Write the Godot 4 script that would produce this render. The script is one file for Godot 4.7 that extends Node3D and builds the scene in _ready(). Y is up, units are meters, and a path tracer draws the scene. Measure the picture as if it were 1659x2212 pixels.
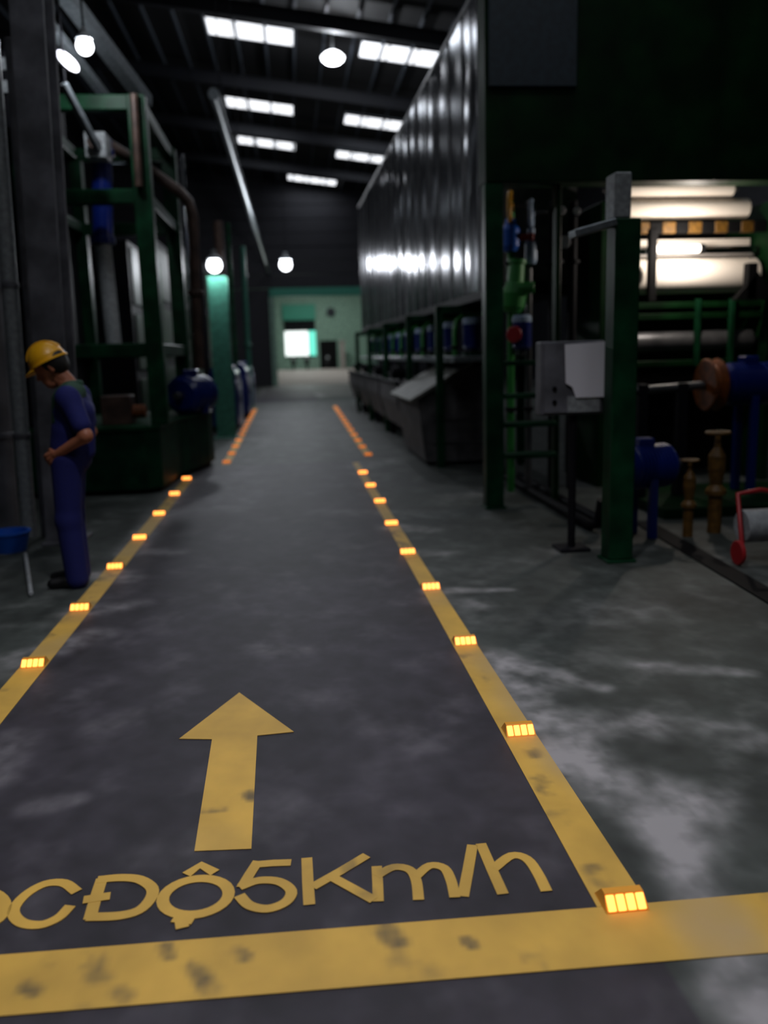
extends Node3D

const STEEL_SEED := 7
var M := {}
var used := {}
var noise_fine: NoiseTexture2D
var noise_blotch: NoiseTexture2D
var floor_tex: ImageTexture
var paint_tex: ImageTexture
var rng := RandomNumberGenerator.new()

# ---------------------------------------------------------------- nodes
func numbered(called: String) -> String:
	var n: int = used.get(called, 0)
	used[called] = n + 1
	return called if n == 0 else "%s_%03d" % [called, n]

func thing(called: String, label: String, category: String, at := Vector3.ZERO, group := "") -> Node3D:
	var o := Node3D.new()
	o.name = numbered(called)
	add_child(o)
	o.position = at
	o.set_meta("label", label)
	o.set_meta("category", category)
	if group != "":
		o.set_meta("group", group)
	return o

func struct(called: String) -> Node3D:
	var o := Node3D.new()
	o.name = called
	add_child(o)
	o.set_meta("kind", "structure")
	return o

# a mesh written in world coordinates becomes a part of a thing that stands at its base
func part(t: Node3D, called: String, st: SurfaceTool, m: Material, label := "") -> MeshInstance3D:
	var o := MeshInstance3D.new()
	o.name = called
	o.mesh = st.commit()
	o.material_override = m
	t.add_child(o, true)
	o.position = -t.position if t.get_parent() == self else Vector3.ZERO
	if label != "":
		o.set_meta("label", label)
	return o

# a mesh written in the thing's own coordinates
func local_part(t: Node3D, called: String, mesh: Mesh, m: Material) -> MeshInstance3D:
	var o := MeshInstance3D.new()
	o.name = called
	o.mesh = mesh
	o.material_override = m
	t.add_child(o, true)
	return o

# ---------------------------------------------------------------- shapes
func new_st() -> SurfaceTool:
	var st := SurfaceTool.new()
	st.begin(Mesh.PRIMITIVE_TRIANGLES)
	return st

func vert(st: SurfaceTool, p: Vector3, n: Vector3) -> void:
	st.set_normal(n)
	st.set_uv(Vector2((p.x + 7.0) / 16.0, (p.z + 30.0) / 32.0))
	st.add_vertex(p)

func tri(st: SurfaceTool, a: Vector3, b: Vector3, c: Vector3, na: Vector3, nb: Vector3, nc: Vector3) -> void:
	if (b - a).cross(c - a).dot(na + nb + nc) > 0.0:
		vert(st, a, na); vert(st, c, nc); vert(st, b, nb)
	else:
		vert(st, a, na); vert(st, b, nb); vert(st, c, nc)

func quad(st: SurfaceTool, a: Vector3, b: Vector3, c: Vector3, d: Vector3, n: Vector3) -> void:
	tri(st, a, b, c, n, n, n)
	tri(st, a, c, d, n, n, n)

func quad_auto(st: SurfaceTool, a: Vector3, b: Vector3, c: Vector3, d: Vector3, away: Vector3) -> void:
	var n := (c - a).cross(d - b).normalized()
	if n.dot((a + b + c + d) / 4.0 - away) < 0.0:
		n = -n
	quad(st, a, b, c, d, n)

# a box with chamfered edges
func bx(st: SurfaceTool, c: Vector3, size: Vector3, basis := Basis(), ch := -1.0) -> void:
	var h := size / 2.0
	if ch < 0.0:
		ch = minf(0.01, minf(h.x, minf(h.y, h.z)) * 0.25)
	var ax := [Vector3.AXIS_X, Vector3.AXIS_Y, Vector3.AXIS_Z]
	for k in 3:
		var u: int = (k + 1) % 3
		var v: int = (k + 2) % 3
		for s in [-1.0, 1.0]:
			var n := Vector3.ZERO
			n[k] = s
			var q := []
			for e in [[-1, -1], [1, -1], [1, 1], [-1, 1]]:
				var p := Vector3.ZERO
				p[k] = s * h[k]
				p[u] = e[0] * (h[u] - ch)
				p[v] = e[1] * (h[v] - ch)
				q.append(c + basis * p)
			quad(st, q[0], q[1], q[2], q[3], basis * n)
			for s2 in [-1.0, 1.0]:
				var m := Vector3.ZERO
				m[k] = s
				m[u] = s2
				var e4 := []
				for w in [-1.0, 1.0]:
					var p1 := Vector3.ZERO
					p1[k] = s * h[k]; p1[u] = s2 * (h[u] - ch); p1[v] = w * (h[v] - ch)
					var p2 := Vector3.ZERO
					p2[k] = s * (h[k] - ch); p2[u] = s2 * h[u]; p2[v] = w * (h[v] - ch)
					e4.append(c + basis * p1); e4.append(c + basis * p2)
				quad(st, e4[0], e4[1], e4[3], e4[2], (basis * m).normalized())
	for sx in [-1.0, 1.0]:
		for sy in [-1.0, 1.0]:
			for sz in [-1.0, 1.0]:
				var a := Vector3(sx * h.x, sy * (h.y - ch), sz * (h.z - ch))
				var b := Vector3(sx * (h.x - ch), sy * h.y, sz * (h.z - ch))
				var d := Vector3(sx * (h.x - ch), sy * (h.y - ch), sz * h.z)
				var n := (basis * Vector3(sx, sy, sz)).normalized()
				tri(st, c + basis * a, c + basis * b, c + basis * d, n, n, n)

func bx2(st: SurfaceTool, lo: Vector3, hi: Vector3) -> void:
	bx(st, (lo + hi) / 2.0, (hi - lo).abs())

func frame_of(dir: Vector3) -> Basis:
	var y := dir.normalized()
	var x := y.cross(Vector3.UP if absf(y.y) < 0.95 else Vector3.RIGHT).normalized()
	return Basis(x, y, x.cross(y))

# lathe round an axis: profile entries are Vector2(radius, distance along the axis)
func lathe(st: SurfaceTool, at: Vector3, axis: Vector3, prof: Array, n := 20) -> void:
	var f := frame_of(axis)
	for i in prof.size() - 1:
		var p: Vector2 = prof[i]
		var q: Vector2 = prof[i + 1]
		var slope := Vector2(q.y - p.y, p.x - q.x)
		if slope.length() < 1e-6:
			continue
		slope = slope.normalized()
		for k in n:
			var a0 := TAU * k / n
			var a1 := TAU * (k + 1) / n
			var r0 := f.x * cos(a0) + f.z * sin(a0)
			var r1 := f.x * cos(a1) + f.z * sin(a1)
			var n0 := (r0 * slope.x + f.y * slope.y).normalized()
			var n1 := (r1 * slope.x + f.y * slope.y).normalized()
			var A := at + f.y * p.y + r0 * p.x
			var B := at + f.y * p.y + r1 * p.x
			var C := at + f.y * q.y + r1 * q.x
			var D := at + f.y * q.y + r0 * q.x
			if p.x > 1e-5:
				tri(st, A, B, C, n0, n1, n1)
			if q.x > 1e-5:
				tri(st, A, C, D, n0, n1, n0)

func cyl(st: SurfaceTool, a: Vector3, b: Vector3, r: float, n := 14, r2 := -1.0) -> void:
	var l := a.distance_to(b)
	var e := r if r2 < 0.0 else r2
	var ch := minf(0.006, r * 0.2)
	lathe(st, a, b - a, [Vector2(0, 0), Vector2(r - ch, 0), Vector2(r, ch), Vector2(e, l - ch), Vector2(e - ch, l), Vector2(0, l)], n)

func tube(st: SurfaceTool, pts: Array, r: float, n := 12) -> void:
	var rings := []
	var f := frame_of(pts[1] - pts[0])
	for i in pts.size():
		var d: Vector3
		if i == 0:
			d = pts[1] - pts[0]
		elif i == pts.size() - 1:
			d = pts[i] - pts[i - 1]
		else:
			d = (pts[i + 1] - pts[i]).normalized() + (pts[i] - pts[i - 1]).normalized()
		d = d.normalized()
		var x := (f.x - d * f.x.dot(d)).normalized()
		f = Basis(x, d, x.cross(d))
		var ring := []
		for k in n:
			var a := TAU * k / n
			ring.append(f.x * cos(a) + f.z * sin(a))
		rings.append(ring)
	for i in pts.size() - 1:
		for k in n:
			var k2 := (k + 1) % n
			var a: Vector3 = pts[i] + rings[i][k] * r
			var b: Vector3 = pts[i] + rings[i][k2] * r
			var c: Vector3 = pts[i + 1] + rings[i + 1][k2] * r
			var d2: Vector3 = pts[i + 1] + rings[i + 1][k] * r
			tri(st, a, b, c, rings[i][k], rings[i][k2], rings[i + 1][k2])
			tri(st, a, c, d2, rings[i][k], rings[i + 1][k2], rings[i + 1][k])
	for e in [[0, 1], [pts.size() - 1, pts.size() - 2]]:
		var n0: Vector3 = (pts[e[0]] - pts[e[1]]).normalized()
		for k in n:
			tri(st, pts[e[0]], pts[e[0]] + rings[e[0]][k] * r, pts[e[0]] + rings[e[0]][(k + 1) % n] * r, n0, n0, n0)

func torus(st: SurfaceTool, c: Vector3, axis: Vector3, R: float, r: float, n := 24, m := 10) -> void:
	var f := frame_of(axis)
	for i in n:
		for j in m:
			var P := []
			var N := []
			for e in [[0, 0], [1, 0], [1, 1], [0, 1]]:
				var a: float = TAU * (i + e[0]) / n
				var b: float = TAU * (j + e[1]) / m
				var rad := f.x * cos(a) + f.z * sin(a)
				var nn := rad * cos(b) + f.y * sin(b)
				N.append(nn)
				P.append(c + rad * R + nn * r)
			tri(st, P[0], P[1], P[2], N[0], N[1], N[2])
			tri(st, P[0], P[2], P[3], N[0], N[2], N[3])

# a flat shape on the ground, given as (x, z) corners, with thickness
func slab(st: SurfaceTool, poly: PackedVector2Array, y0: float, y1: float) -> void:
	var idx := Geometry2D.triangulate_polygon(poly)
	for i in range(0, idx.size(), 3):
		var a := poly[idx[i]]
		var b := poly[idx[i + 1]]
		var c := poly[idx[i + 2]]
		tri(st, Vector3(a.x, y1, a.y), Vector3(b.x, y1, b.y), Vector3(c.x, y1, c.y), Vector3.UP, Vector3.UP, Vector3.UP)
	var mid := Vector2.ZERO
	for p in poly:
		mid += p / poly.size()
	for i in poly.size():
		var a := poly[i]
		var b := poly[(i + 1) % poly.size()]
		quad_auto(st, Vector3(a.x, y0, a.y), Vector3(b.x, y0, b.y), Vector3(b.x, y1, b.y), Vector3(a.x, y1, a.y), Vector3(mid.x, y0, mid.y))

# a brush stroke on the ground along (x, z) points
func stroke(st: SurfaceTool, pts: Array, w: float, closed := false, y1 := 0.003) -> void:
	var n := pts.size()
	var L := []
	var R := []
	for i in n:
		var p: Vector2 = pts[i]
		var a: Vector2 = pts[(i - 1 + n) % n] if closed or i > 0 else p
		var b: Vector2 = pts[(i + 1) % n] if closed or i < n - 1 else p
		var t := (b - a).normalized()
		var s := Vector2(-t.y, t.x) * w / 2.0
		var ext := Vector2.ZERO
		if not closed and i == 0:
			ext = -t * w * 0.25
		if not closed and i == n - 1:
			ext = t * w * 0.25
		L.append(p + s + ext)
		R.append(p - s + ext)
	for i in (n if closed else n - 1):
		var j := (i + 1) % n
		var q := PackedVector2Array([L[i], L[j], R[j], R[i]])
		var top := []
		for p in q:
			top.append(Vector3(p.x, y1, p.y))
		quad(st, top[0], top[1], top[2], top[3], Vector3.UP)
		for e in [[L[i], L[j]], [R[i], R[j]]]:
			quad_auto(st, Vector3(e[0].x, 0, e[0].y), Vector3(e[1].x, 0, e[1].y), Vector3(e[1].x, y1, e[1].y), Vector3(e[0].x, y1, e[0].y), Vector3((L[i].x + R[i].x) / 2, 0, (L[i].y + R[i].y) / 2))

# ---------------------------------------------------------------- materials
func mat(called: String, color: Color, rough: float, metal := 0.0, tex: Texture2D = null, tex_scale := 1.0) -> StandardMaterial3D:
	var m := StandardMaterial3D.new()
	m.resource_name = called
	m.albedo_color = color
	m.roughness = rough
	m.metallic = metal
	if tex:
		m.albedo_texture = tex
		m.uv1_triplanar = true
		m.uv1_world_triplanar = true
		m.uv1_scale = Vector3.ONE * tex_scale
	M[called] = m
	return m

func glow(called: String, color: Color, energy: float) -> StandardMaterial3D:
	var m := StandardMaterial3D.new()
	m.resource_name = called
	m.albedo_color = color
	m.roughness = 0.4
	m.emission_enabled = true
	m.emission = color
	m.emission_energy_multiplier = energy
	M[called] = m
	return m

func noise_tex(freq: float, lo: float, hi: float, s: int, octaves := 4) -> NoiseTexture2D:
	var n := FastNoiseLite.new()
	n.seed = s
	n.frequency = freq
	n.fractal_octaves = octaves
	var t := NoiseTexture2D.new()
	t.width = 512
	t.height = 512
	t.seamless = true
	t.noise = n
	var g := Gradient.new()
	g.set_color(0, Color(lo, lo, lo))
	g.set_color(1, Color(hi, hi, hi))
	t.color_ramp = g
	return t

func make_materials() -> void:
	noise_fine = noise_tex(0.03, 0.7, 1.0, 3, 5)
	noise_blotch = noise_tex(0.008, 0.55, 1.0, 5, 5)
	mat("green_paint", Color(0.075, 0.27, 0.165), 0.45, 0.0, noise_blotch, 0.6)
	mat("dark_green", Color(0.04, 0.19, 0.075), 0.5, 0.0, noise_blotch, 0.5)
	mat("blue_grey_panel", Color(0.16, 0.22, 0.26), 0.5, 0.0, noise_fine, 0.7)
	mat("base_green", Color(0.055, 0.25, 0.16), 0.55, 0.0, noise_blotch, 0.7)
	mat("teal_paint", Color(0.25, 0.52, 0.44), 0.45, 0.0, noise_fine, 0.5)
	mat("grey_paint", Color(0.46, 0.46, 0.49), 0.6, 0.0, noise_blotch, 0.6)
	mat("light_grey", Color(0.68, 0.70, 0.71), 0.5, 0.0, noise_fine, 1.0)
	mat("dark_iron", Color(0.1, 0.1, 0.12), 0.65, 0.0, noise_fine, 1.0)
	mat("black", Color(0.05, 0.05, 0.055), 0.7)
	mat("galvanised", Color(0.62, 0.65, 0.67), 0.38, 0.7, noise_fine, 0.8)
	mat("steel", Color(0.66, 0.67, 0.70), 0.15, 0.92, noise_fine, 0.35)
	mat("steel_dull", Color(0.45, 0.45, 0.46), 0.42, 0.5, noise_blotch, 0.5)
	mat("lid_grey", Color(0.5, 0.5, 0.47), 0.6, 0.0, noise_blotch, 0.8)
	mat("trough_grey", Color(0.4, 0.39, 0.4), 0.6, 0.0, noise_blotch, 0.6)
	mat("chrome", Color(0.75, 0.76, 0.78), 0.12, 1.0)
	mat("blue_paint", Color(0.05, 0.13, 0.42), 0.28)
	mat("blue_bright", Color(0.1, 0.35, 0.75), 0.4)
	mat("pale_cap", Color(0.6, 0.68, 0.78), 0.45)
	mat("red_paint", Color(0.6, 0.1, 0.12), 0.45)
	mat("yellow_paint", Color(0.85, 0.62, 0.14), 0.5)
	mat("dull_yellow", Color(0.5, 0.35, 0.1), 0.55, 0.0, noise_blotch, 3.0)  # darker, browner yellow with blotches
	mat("orange_paint", Color(0.62, 0.32, 0.08), 0.5, 0.0, noise_blotch, 3.0)
	mat("valve_green", Color(0.16, 0.5, 0.2), 0.5)
	mat("pale_green_wall", Color(0.58, 0.72, 0.65), 0.8, 0.0, noise_fine, 0.3)
	mat("teal_sign", Color(0.2, 0.55, 0.46), 0.6)
	mat("concrete", Color(0.5, 0.48, 0.47), 0.85, 0.0, noise_blotch, 0.4)
	mat("pale_concrete", Color(0.7, 0.66, 0.64), 0.85, 0.0, noise_fine, 0.4)
	mat("cladding", Color(0.17, 0.17, 0.2), 0.6, 0.3, noise_fine, 0.3)
	mat("roof", Color(0.045, 0.045, 0.06), 0.75, 0.0, noise_fine, 0.3)
	mat("purlin", Color(0.3, 0.33, 0.37), 0.6, 0.0, noise_fine, 0.5)
	mat("roof_steel", Color(0.09, 0.1, 0.14), 0.6, 0.2, noise_fine, 0.5)
	mat("cloth", Color(0.97, 0.93, 0.88), 0.9, 0.0, noise_tex(0.05, 0.9, 1.0, 9), 2.0)
	mat("paper", Color(0.93, 0.92, 0.95), 0.8)
	mat("brown_pipe", Color(0.36, 0.27, 0.23), 0.5, 0.2, noise_blotch, 1.0)
	mat("skin", Color(0.62, 0.38, 0.27), 0.55)
	mat("overall", Color(0.05, 0.09, 0.40), 0.85, 0.0, noise_tex(0.04, 0.8, 1.0, 11), 3.0)
	mat("collar", Color(0.07, 0.24, 0.16), 0.85)
	mat("helmet", Color(0.93, 0.68, 0.10), 0.35)
	mat("hair", Color(0.04, 0.035, 0.03), 0.6)
	mat("shoe", Color(0.035, 0.035, 0.04), 0.5)
	mat("stud_body", Color(0.9, 0.62, 0.2), 0.35)
	glow("stud_painted_glow", Color(1.0, 0.6, 0.27), 3.6)  # glow put into the lens colour, standing in for reflected light
	glow("dim_stud_painted_glow", Color(1.0, 0.55, 0.2), 0.75)  # weaker copy of that painted glow, for the farther reflectors
	glow("skylight", Color(0.97, 0.98, 1.0), 1.6)
	glow("bulb_light", Color(0.97, 0.98, 1.0), 6.0)
	glow("tube_light", Color(1.0, 0.97, 0.93), 2.5)
	glow("window_light", Color(0.97, 1.0, 0.99), 1.25)
	glow("window_teal_light", Color(0.45, 0.95, 0.85), 0.8)
	var fm := mat("floor", Color.WHITE, 0.62)
	fm.albedo_texture = floor_tex
	fm.metallic_specular = 0.4
	var pm := mat("line_paint", Color.WHITE, 0.6)
	pm.albedo_texture = paint_tex
	for k in ["dark_green", "green_paint", "dark_iron", "black", "base_green"]:
		M[k].metallic_specular = 0.25
	M.steel.uv1_scale = Vector3(0.5, 0.06, 0.5)

# ---------------------------------------------------------------- the ground's stains and dust
func dust_streaks() -> Array:
	# x0, z0, x1, z1, width at start, width at end, strength: pale dust and dried splashes as they lie on the floor
	return [
		[0.93, -4.12, 1.06, -3.75, 0.12, 0.16, 0.8], [1.0, -3.98, 1.36, -3.62, 0.12, 0.05, 0.75], [0.95, -3.6, 1.02, -3.0, 0.12, 0.14, 0.6],
		[0.97, -4.1, 1.0, -2.9, 0.1, 0.1, 0.55], [1.05, -3.35, 1.38, -3.2, 0.12, 0.12, 0.55], [1.38, -3.22, 1.75, -3.15, 0.08, 0.06, 0.3], [1.02, -2.9, 1.2, -2.5, 0.13, 0.17, 0.75], [1.2, -2.75, 1.4, -2.6, 0.1, 0.08, 0.6],
		[1.17, -2.55, 1.09, -2.28, 0.14, 0.08, 0.8], [1.09, -2.28, 1.07, -2.0, 0.06, 0.11, 0.75], [1.07, -2.0, 0.97, -1.6, 0.1, 0.07, 0.75],
		[1.12, -1.9, 1.05, -1.5, 0.05, 0.04, 0.5], [1.68, -3.85, 2.1, -3.68, 0.09, 0.05, 0.6], [1.5, -3.2, 1.75, -3.0, 0.14, 0.1, 0.3],
		[0.85, -5.41, 1.36, -5.33, 0.09, 0.04, 0.75], [0.86, -5.2, 1.1, -5.0, 0.12, 0.08, 0.45], [0.85, -7.55, 1.14, -7.36, 0.16, 0.12, 0.6],
		[0.95, -6.5, 1.2, -6.45, 0.12, 0.08, 0.45], [-1.25, -3.5, -1.3, -3.2, 0.1, 0.14, 0.6], [-0.98, -2.93, -0.86, -2.95, 0.07, 0.05, 0.5],
		[-1.38, -4.68, -1.22, -4.89, 0.14, 0.12, 0.7], [-1.5, -4.6, -1.7, -4.4, 0.1, 0.2, 0.4], [-1.45, -6.35, -1.27, -6.17, 0.16, 0.12, 0.7],
		[-1.4, -5.35, -1.1, -5.5, 0.16, 0.1, 0.6], [-1.42, -7.0, -1.42, -11.5, 0.12, 0.14, 0.55], [-1.2, -7.05, -1.0, -7.0, 0.12, 0.1, 0.45], [1.8, -9.1, 2.2, -9.35, 0.25, 0.2, 0.45],
		[0.2, -8.5, 1.2, -8.15, 0.16, 0.2, 0.35], [-0.25, -4.47, 0.0, -4.4, 0.08, 0.06, 0.22], [0.95, -12.0, 1.5, -12.6, 0.3, 0.25, 0.4],
		[-0.75, -9.0, -0.65, -22.0, 0.35, 0.45, 0.34], [0.95, -10.0, 0.95, -24.0, 0.22, 0.2, 0.25], [-0.4, -24.0, 0.8, -34.0, 0.9, 1.4, 0.35],
		[-0.9, -3.6, -0.8, -3.7, 0.07, 0.06, 0.25], [-0.55, -2.55, -0.35, -2.6, 0.08, 0.1, 0.18], [0.3, -3.0, 0.5, -3.2, 0.12, 0.1, 0.12],
		[1.3, -5.9, 1.9, -6.2, 0.25, 0.25, 0.2], [1.4, -4.6, 2.0, -4.9, 0.2, 0.25, 0.22], [2.1, -3.2, 2.6, -3.3, 0.2, 0.2, 0.3],
	]

func make_ground_textures() -> void:
	var W := 1024
	var Hh := 1792
	var X0 := -7.0
	var Z0 := -30.0
	var sx := 16.0 / W
	var sz := 32.0 / Hh
	var dust := PackedFloat32Array()
	dust.resize(W * Hh)
	for d in dust_streaks():
		var a := Vector2(d[0], d[1])
		var b := Vector2(d[2], d[3])
		var r := maxf(d[4], d[5]) * 1.7
		var i0 := clampi(int((minf(a.x, b.x) - r - X0) / sx), 0, W - 1)
		var i1 := clampi(int((maxf(a.x, b.x) + r - X0) / sx), 0, W - 1)
		var j0 := clampi(int((minf(a.y, b.y) - r - Z0) / sz), 0, Hh - 1)
		var j1 := clampi(int((maxf(a.y, b.y) + r - Z0) / sz), 0, Hh - 1)
		var ab := b - a
		var l2 := ab.length_squared()
		for j in range(j0, j1 + 1):
			for i in range(i0, i1 + 1):
				var p := Vector2(X0 + i * sx, Z0 + j * sz)
				var t := clampf((p - a).dot(ab) / l2, 0.0, 1.0)
				var w := lerpf(d[4], d[5], t)
				var q := p.distance_to(a + ab * t) / w
				if q < 1.7:
					var k := smoothstep(1.7, 0.25, q) * float(d[6])
					var at := j * W + i
					dust[at] = 1.0 - (1.0 - dust[at]) * (1.0 - k)
	# dark scuffs and chips in the yellow paint, where they lie
	var scuff := PackedFloat32Array()
	scuff.resize(W * Hh)
	for d in [[-0.331, -2.013, -0.281, -1.923, 0.02], [-0.694, -2.085, -0.593, -2.07, 0.025], [-0.518, -1.948, -0.491, -1.929, 0.018], [0.168, -2.088, 0.2, -2.036, 0.025], [-0.24, -2.897, -0.222, -2.861, 0.018], [-0.379, -2.79, -0.315, -2.793, 0.012], [0.825, -2.26, 0.83, -2.212, 0.025], [0.385, -2.009, 0.399, -1.989, 0.014], [-0.226, -2.051, -0.207, -2.03, 0.016], [0.858, -3.143, 0.861, -3.02, 0.022], [-0.585, -2.023, -0.564, -2.003, 0.022], [-0.42, -2.1, -0.40, -2.06, 0.014], [-0.75, -2.0, -0.72, -1.98, 0.016]]:
		var a := Vector2(d[0], d[1])
		var b := Vector2(d[2], d[3])
		var r: float = d[4] * 2.0
		for j in range(int((minf(a.y, b.y) - r - Z0) / sz), int((maxf(a.y, b.y) + r - Z0) / sz) + 2):
			for i in range(int((minf(a.x, b.x) - r - X0) / sx), int((maxf(a.x, b.x) + r - X0) / sx) + 2):
				var p := Vector2(X0 + i * sx, Z0 + j * sz)
				var t := clampf((p - a).dot(b - a) / (b - a).length_squared(), 0.0, 1.0)
				scuff[j * W + i] = maxf(scuff[j * W + i], 1.0 - smoothstep(0.5, 2.0, p.distance_to(a + (b - a) * t) / d[4]))
	var n := FastNoiseLite.new()
	n.seed = 21
	n.frequency = 0.012
	n.fractal_octaves = 6
	n.fractal_gain = 0.6
	var g1 := n.get_image(W, Hh).get_data()
	n.seed = 44
	n.frequency = 0.09
	n.fractal_octaves = 3
	var g2 := n.get_image(W, Hh).get_data()
	n.seed = 80
	n.frequency = 0.03
	n.fractal_octaves = 5
	var g3 := n.get_image(W, Hh).get_data()
	var fl := PackedByteArray()
	fl.resize(W * Hh * 3)
	var pa := PackedByteArray()
	pa.resize(W * Hh * 3)
	# sRGB values
	var lane := Vector3(52, 49, 56)
	var apron := Vector3(60, 65, 62)
	var pale := Vector3(150, 148, 149)
	var yel := Vector3(206, 164, 68)
	for j in Hh:
		var z := Z0 + j * sz
		var row := j * W
		for i in W:
			var x := X0 + i * sx
			var at := row + i
			var a := g1[at] / 255.0
			var b := g2[at] / 255.0
			var c := g3[at] / 255.0
			var inside := x > -1.42 and x < 0.87 and z > -12.6
			var base := lane if inside else apron
			base *= 0.70 + 0.42 * a + 0.34 * (b - 0.5) + 0.2 * (c - 0.5)
			var haze := maxf(0.0, c - 0.56) * (1.0 if inside else 1.5)
			var k := minf(1.0, dust[at] * clampf(0.32 + 0.85 * c + 0.8 * (b - 0.5), 0.0, 1.1) + haze * 0.6)
			var v := base.lerp(pale, k)
			var o := at * 3
			fl[o] = clampi(int(v.x), 0, 255)
			fl[o + 1] = clampi(int(v.y), 0, 255)
			fl[o + 2] = clampi(int(v.z), 0, 255)
			var worn := clampf((a - 0.54) * 5.0, 0.0, 1.0) * clampf((b - 0.5) * 5.0, 0.0, 1.0)
			var y := (yel * (0.86 + 0.22 * c)).lerp(Vector3(70, 62, 50), maxf(worn * 0.7, scuff[at] * clampf((b - 0.3) * 1.6, 0.0, 0.75))).lerp(Vector3(168, 146, 112), minf(1.0, dust[at] * (0.4 + 0.7 * c)) * 0.85)
			pa[o] = clampi(int(y.x), 0, 255)
			pa[o + 1] = clampi(int(y.y), 0, 255)
			pa[o + 2] = clampi(int(y.z), 0, 255)
	floor_tex = ImageTexture.create_from_image(Image.create_from_data(W, Hh, false, Image.FORMAT_RGB8, fl))
	paint_tex = ImageTexture.create_from_image(Image.create_from_data(W, Hh, false, Image.FORMAT_RGB8, pa))

# ---------------------------------------------------------------- camera and light
func set_camera() -> void:
	var cam := Camera3D.new()
	cam.name = "camera"
	cam.position = Vector3(0, 1.55, 0)
	cam.rotation = Vector3(-0.18296, -0.101213, -0.028)
	cam.keep_aspect = Camera3D.KEEP_HEIGHT
	var at := CameraAttributesPhysical.new()
	at.frustum_focal_length = 19.964
	at.frustum_focus_distance = 3.2
	at.exposure_aperture = 0.8
	cam.attributes = at
	cam.near = 0.05
	cam.far = 200.0
	cam.fov = 62.02
	add_child(cam)
	cam.current = true

func set_world() -> void:
	var e := Environment.new()
	e.background_mode = Environment.BG_COLOR
	e.background_color = Color(0.5, 0.55, 0.6)
	e.background_energy_multiplier = 0.5
	e.tonemap_mode = Environment.TONE_MAPPER_LINEAR
	e.tonemap_exposure = 1.0
	e.sdfgi_enabled = true
	e.ssao_enabled = true
	e.ssil_enabled = true
	var w := WorldEnvironment.new()
	w.name = "surroundings"
	w.environment = e
	add_child(w)

func roof_y(x: float) -> float:
	return 10.7 - 0.127 * x

func omni(called: String, at: Vector3, energy: float, color: Color, size: float) -> void:
	var l := OmniLight3D.new()
	l.name = called
	l.light_color = color
	l.light_energy = energy
	l.light_size = size
	l.omni_range = 80.0
	l.omni_attenuation = 2.0
	l.shadow_enabled = true
	add_child(l)
	l.position = at

func area(called: String, at: Vector3, size: Vector2, energy: float, color: Color, basis: Basis) -> void:
	var l := AreaLight3D.new()
	l.name = called
	l.light_color = color
	l.light_energy = energy
	l.area_size = size
	l.area_normalize_energy = true
	l.area_range = 80.0
	l.shadow_enabled = true
	add_child(l)
	l.transform = Transform3D(basis, at)

# skylights in the roof: centre x, centre z, how many rows of panes
const SKYLIGHTS := [
	[-0.75, -26.8], [3.66, -26.9], [-0.75, -34.2], [3.66, -34.4], [-0.66, -39.8], [3.63, -40.1], [1.47, -46.4],
	[-0.75, -19.4], [3.66, -19.4], [-0.75, -12.0], [3.66, -12.0], [-0.75, -4.6], [3.66, -4.6], [-0.75, 2.8], [3.66, 2.8],  # out-of-view skylights, added to light the near floor
]
const SKY_W := 2.5
const SKY_L := 1.4

func roof_basis() -> Basis:
	return Basis(Vector3(0, 0, 1), atan(-0.127))

func set_lights() -> void:
	var down := roof_basis() * Basis(Vector3(1, 0, 0), -PI / 2)
	for s in SKYLIGHTS:
		area("skylight_light", Vector3(s[0], roof_y(s[0]) - 0.16, s[1]), Vector2(SKY_W, SKY_L), 3.8, Color(0.93, 0.96, 1.0), down)

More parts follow.
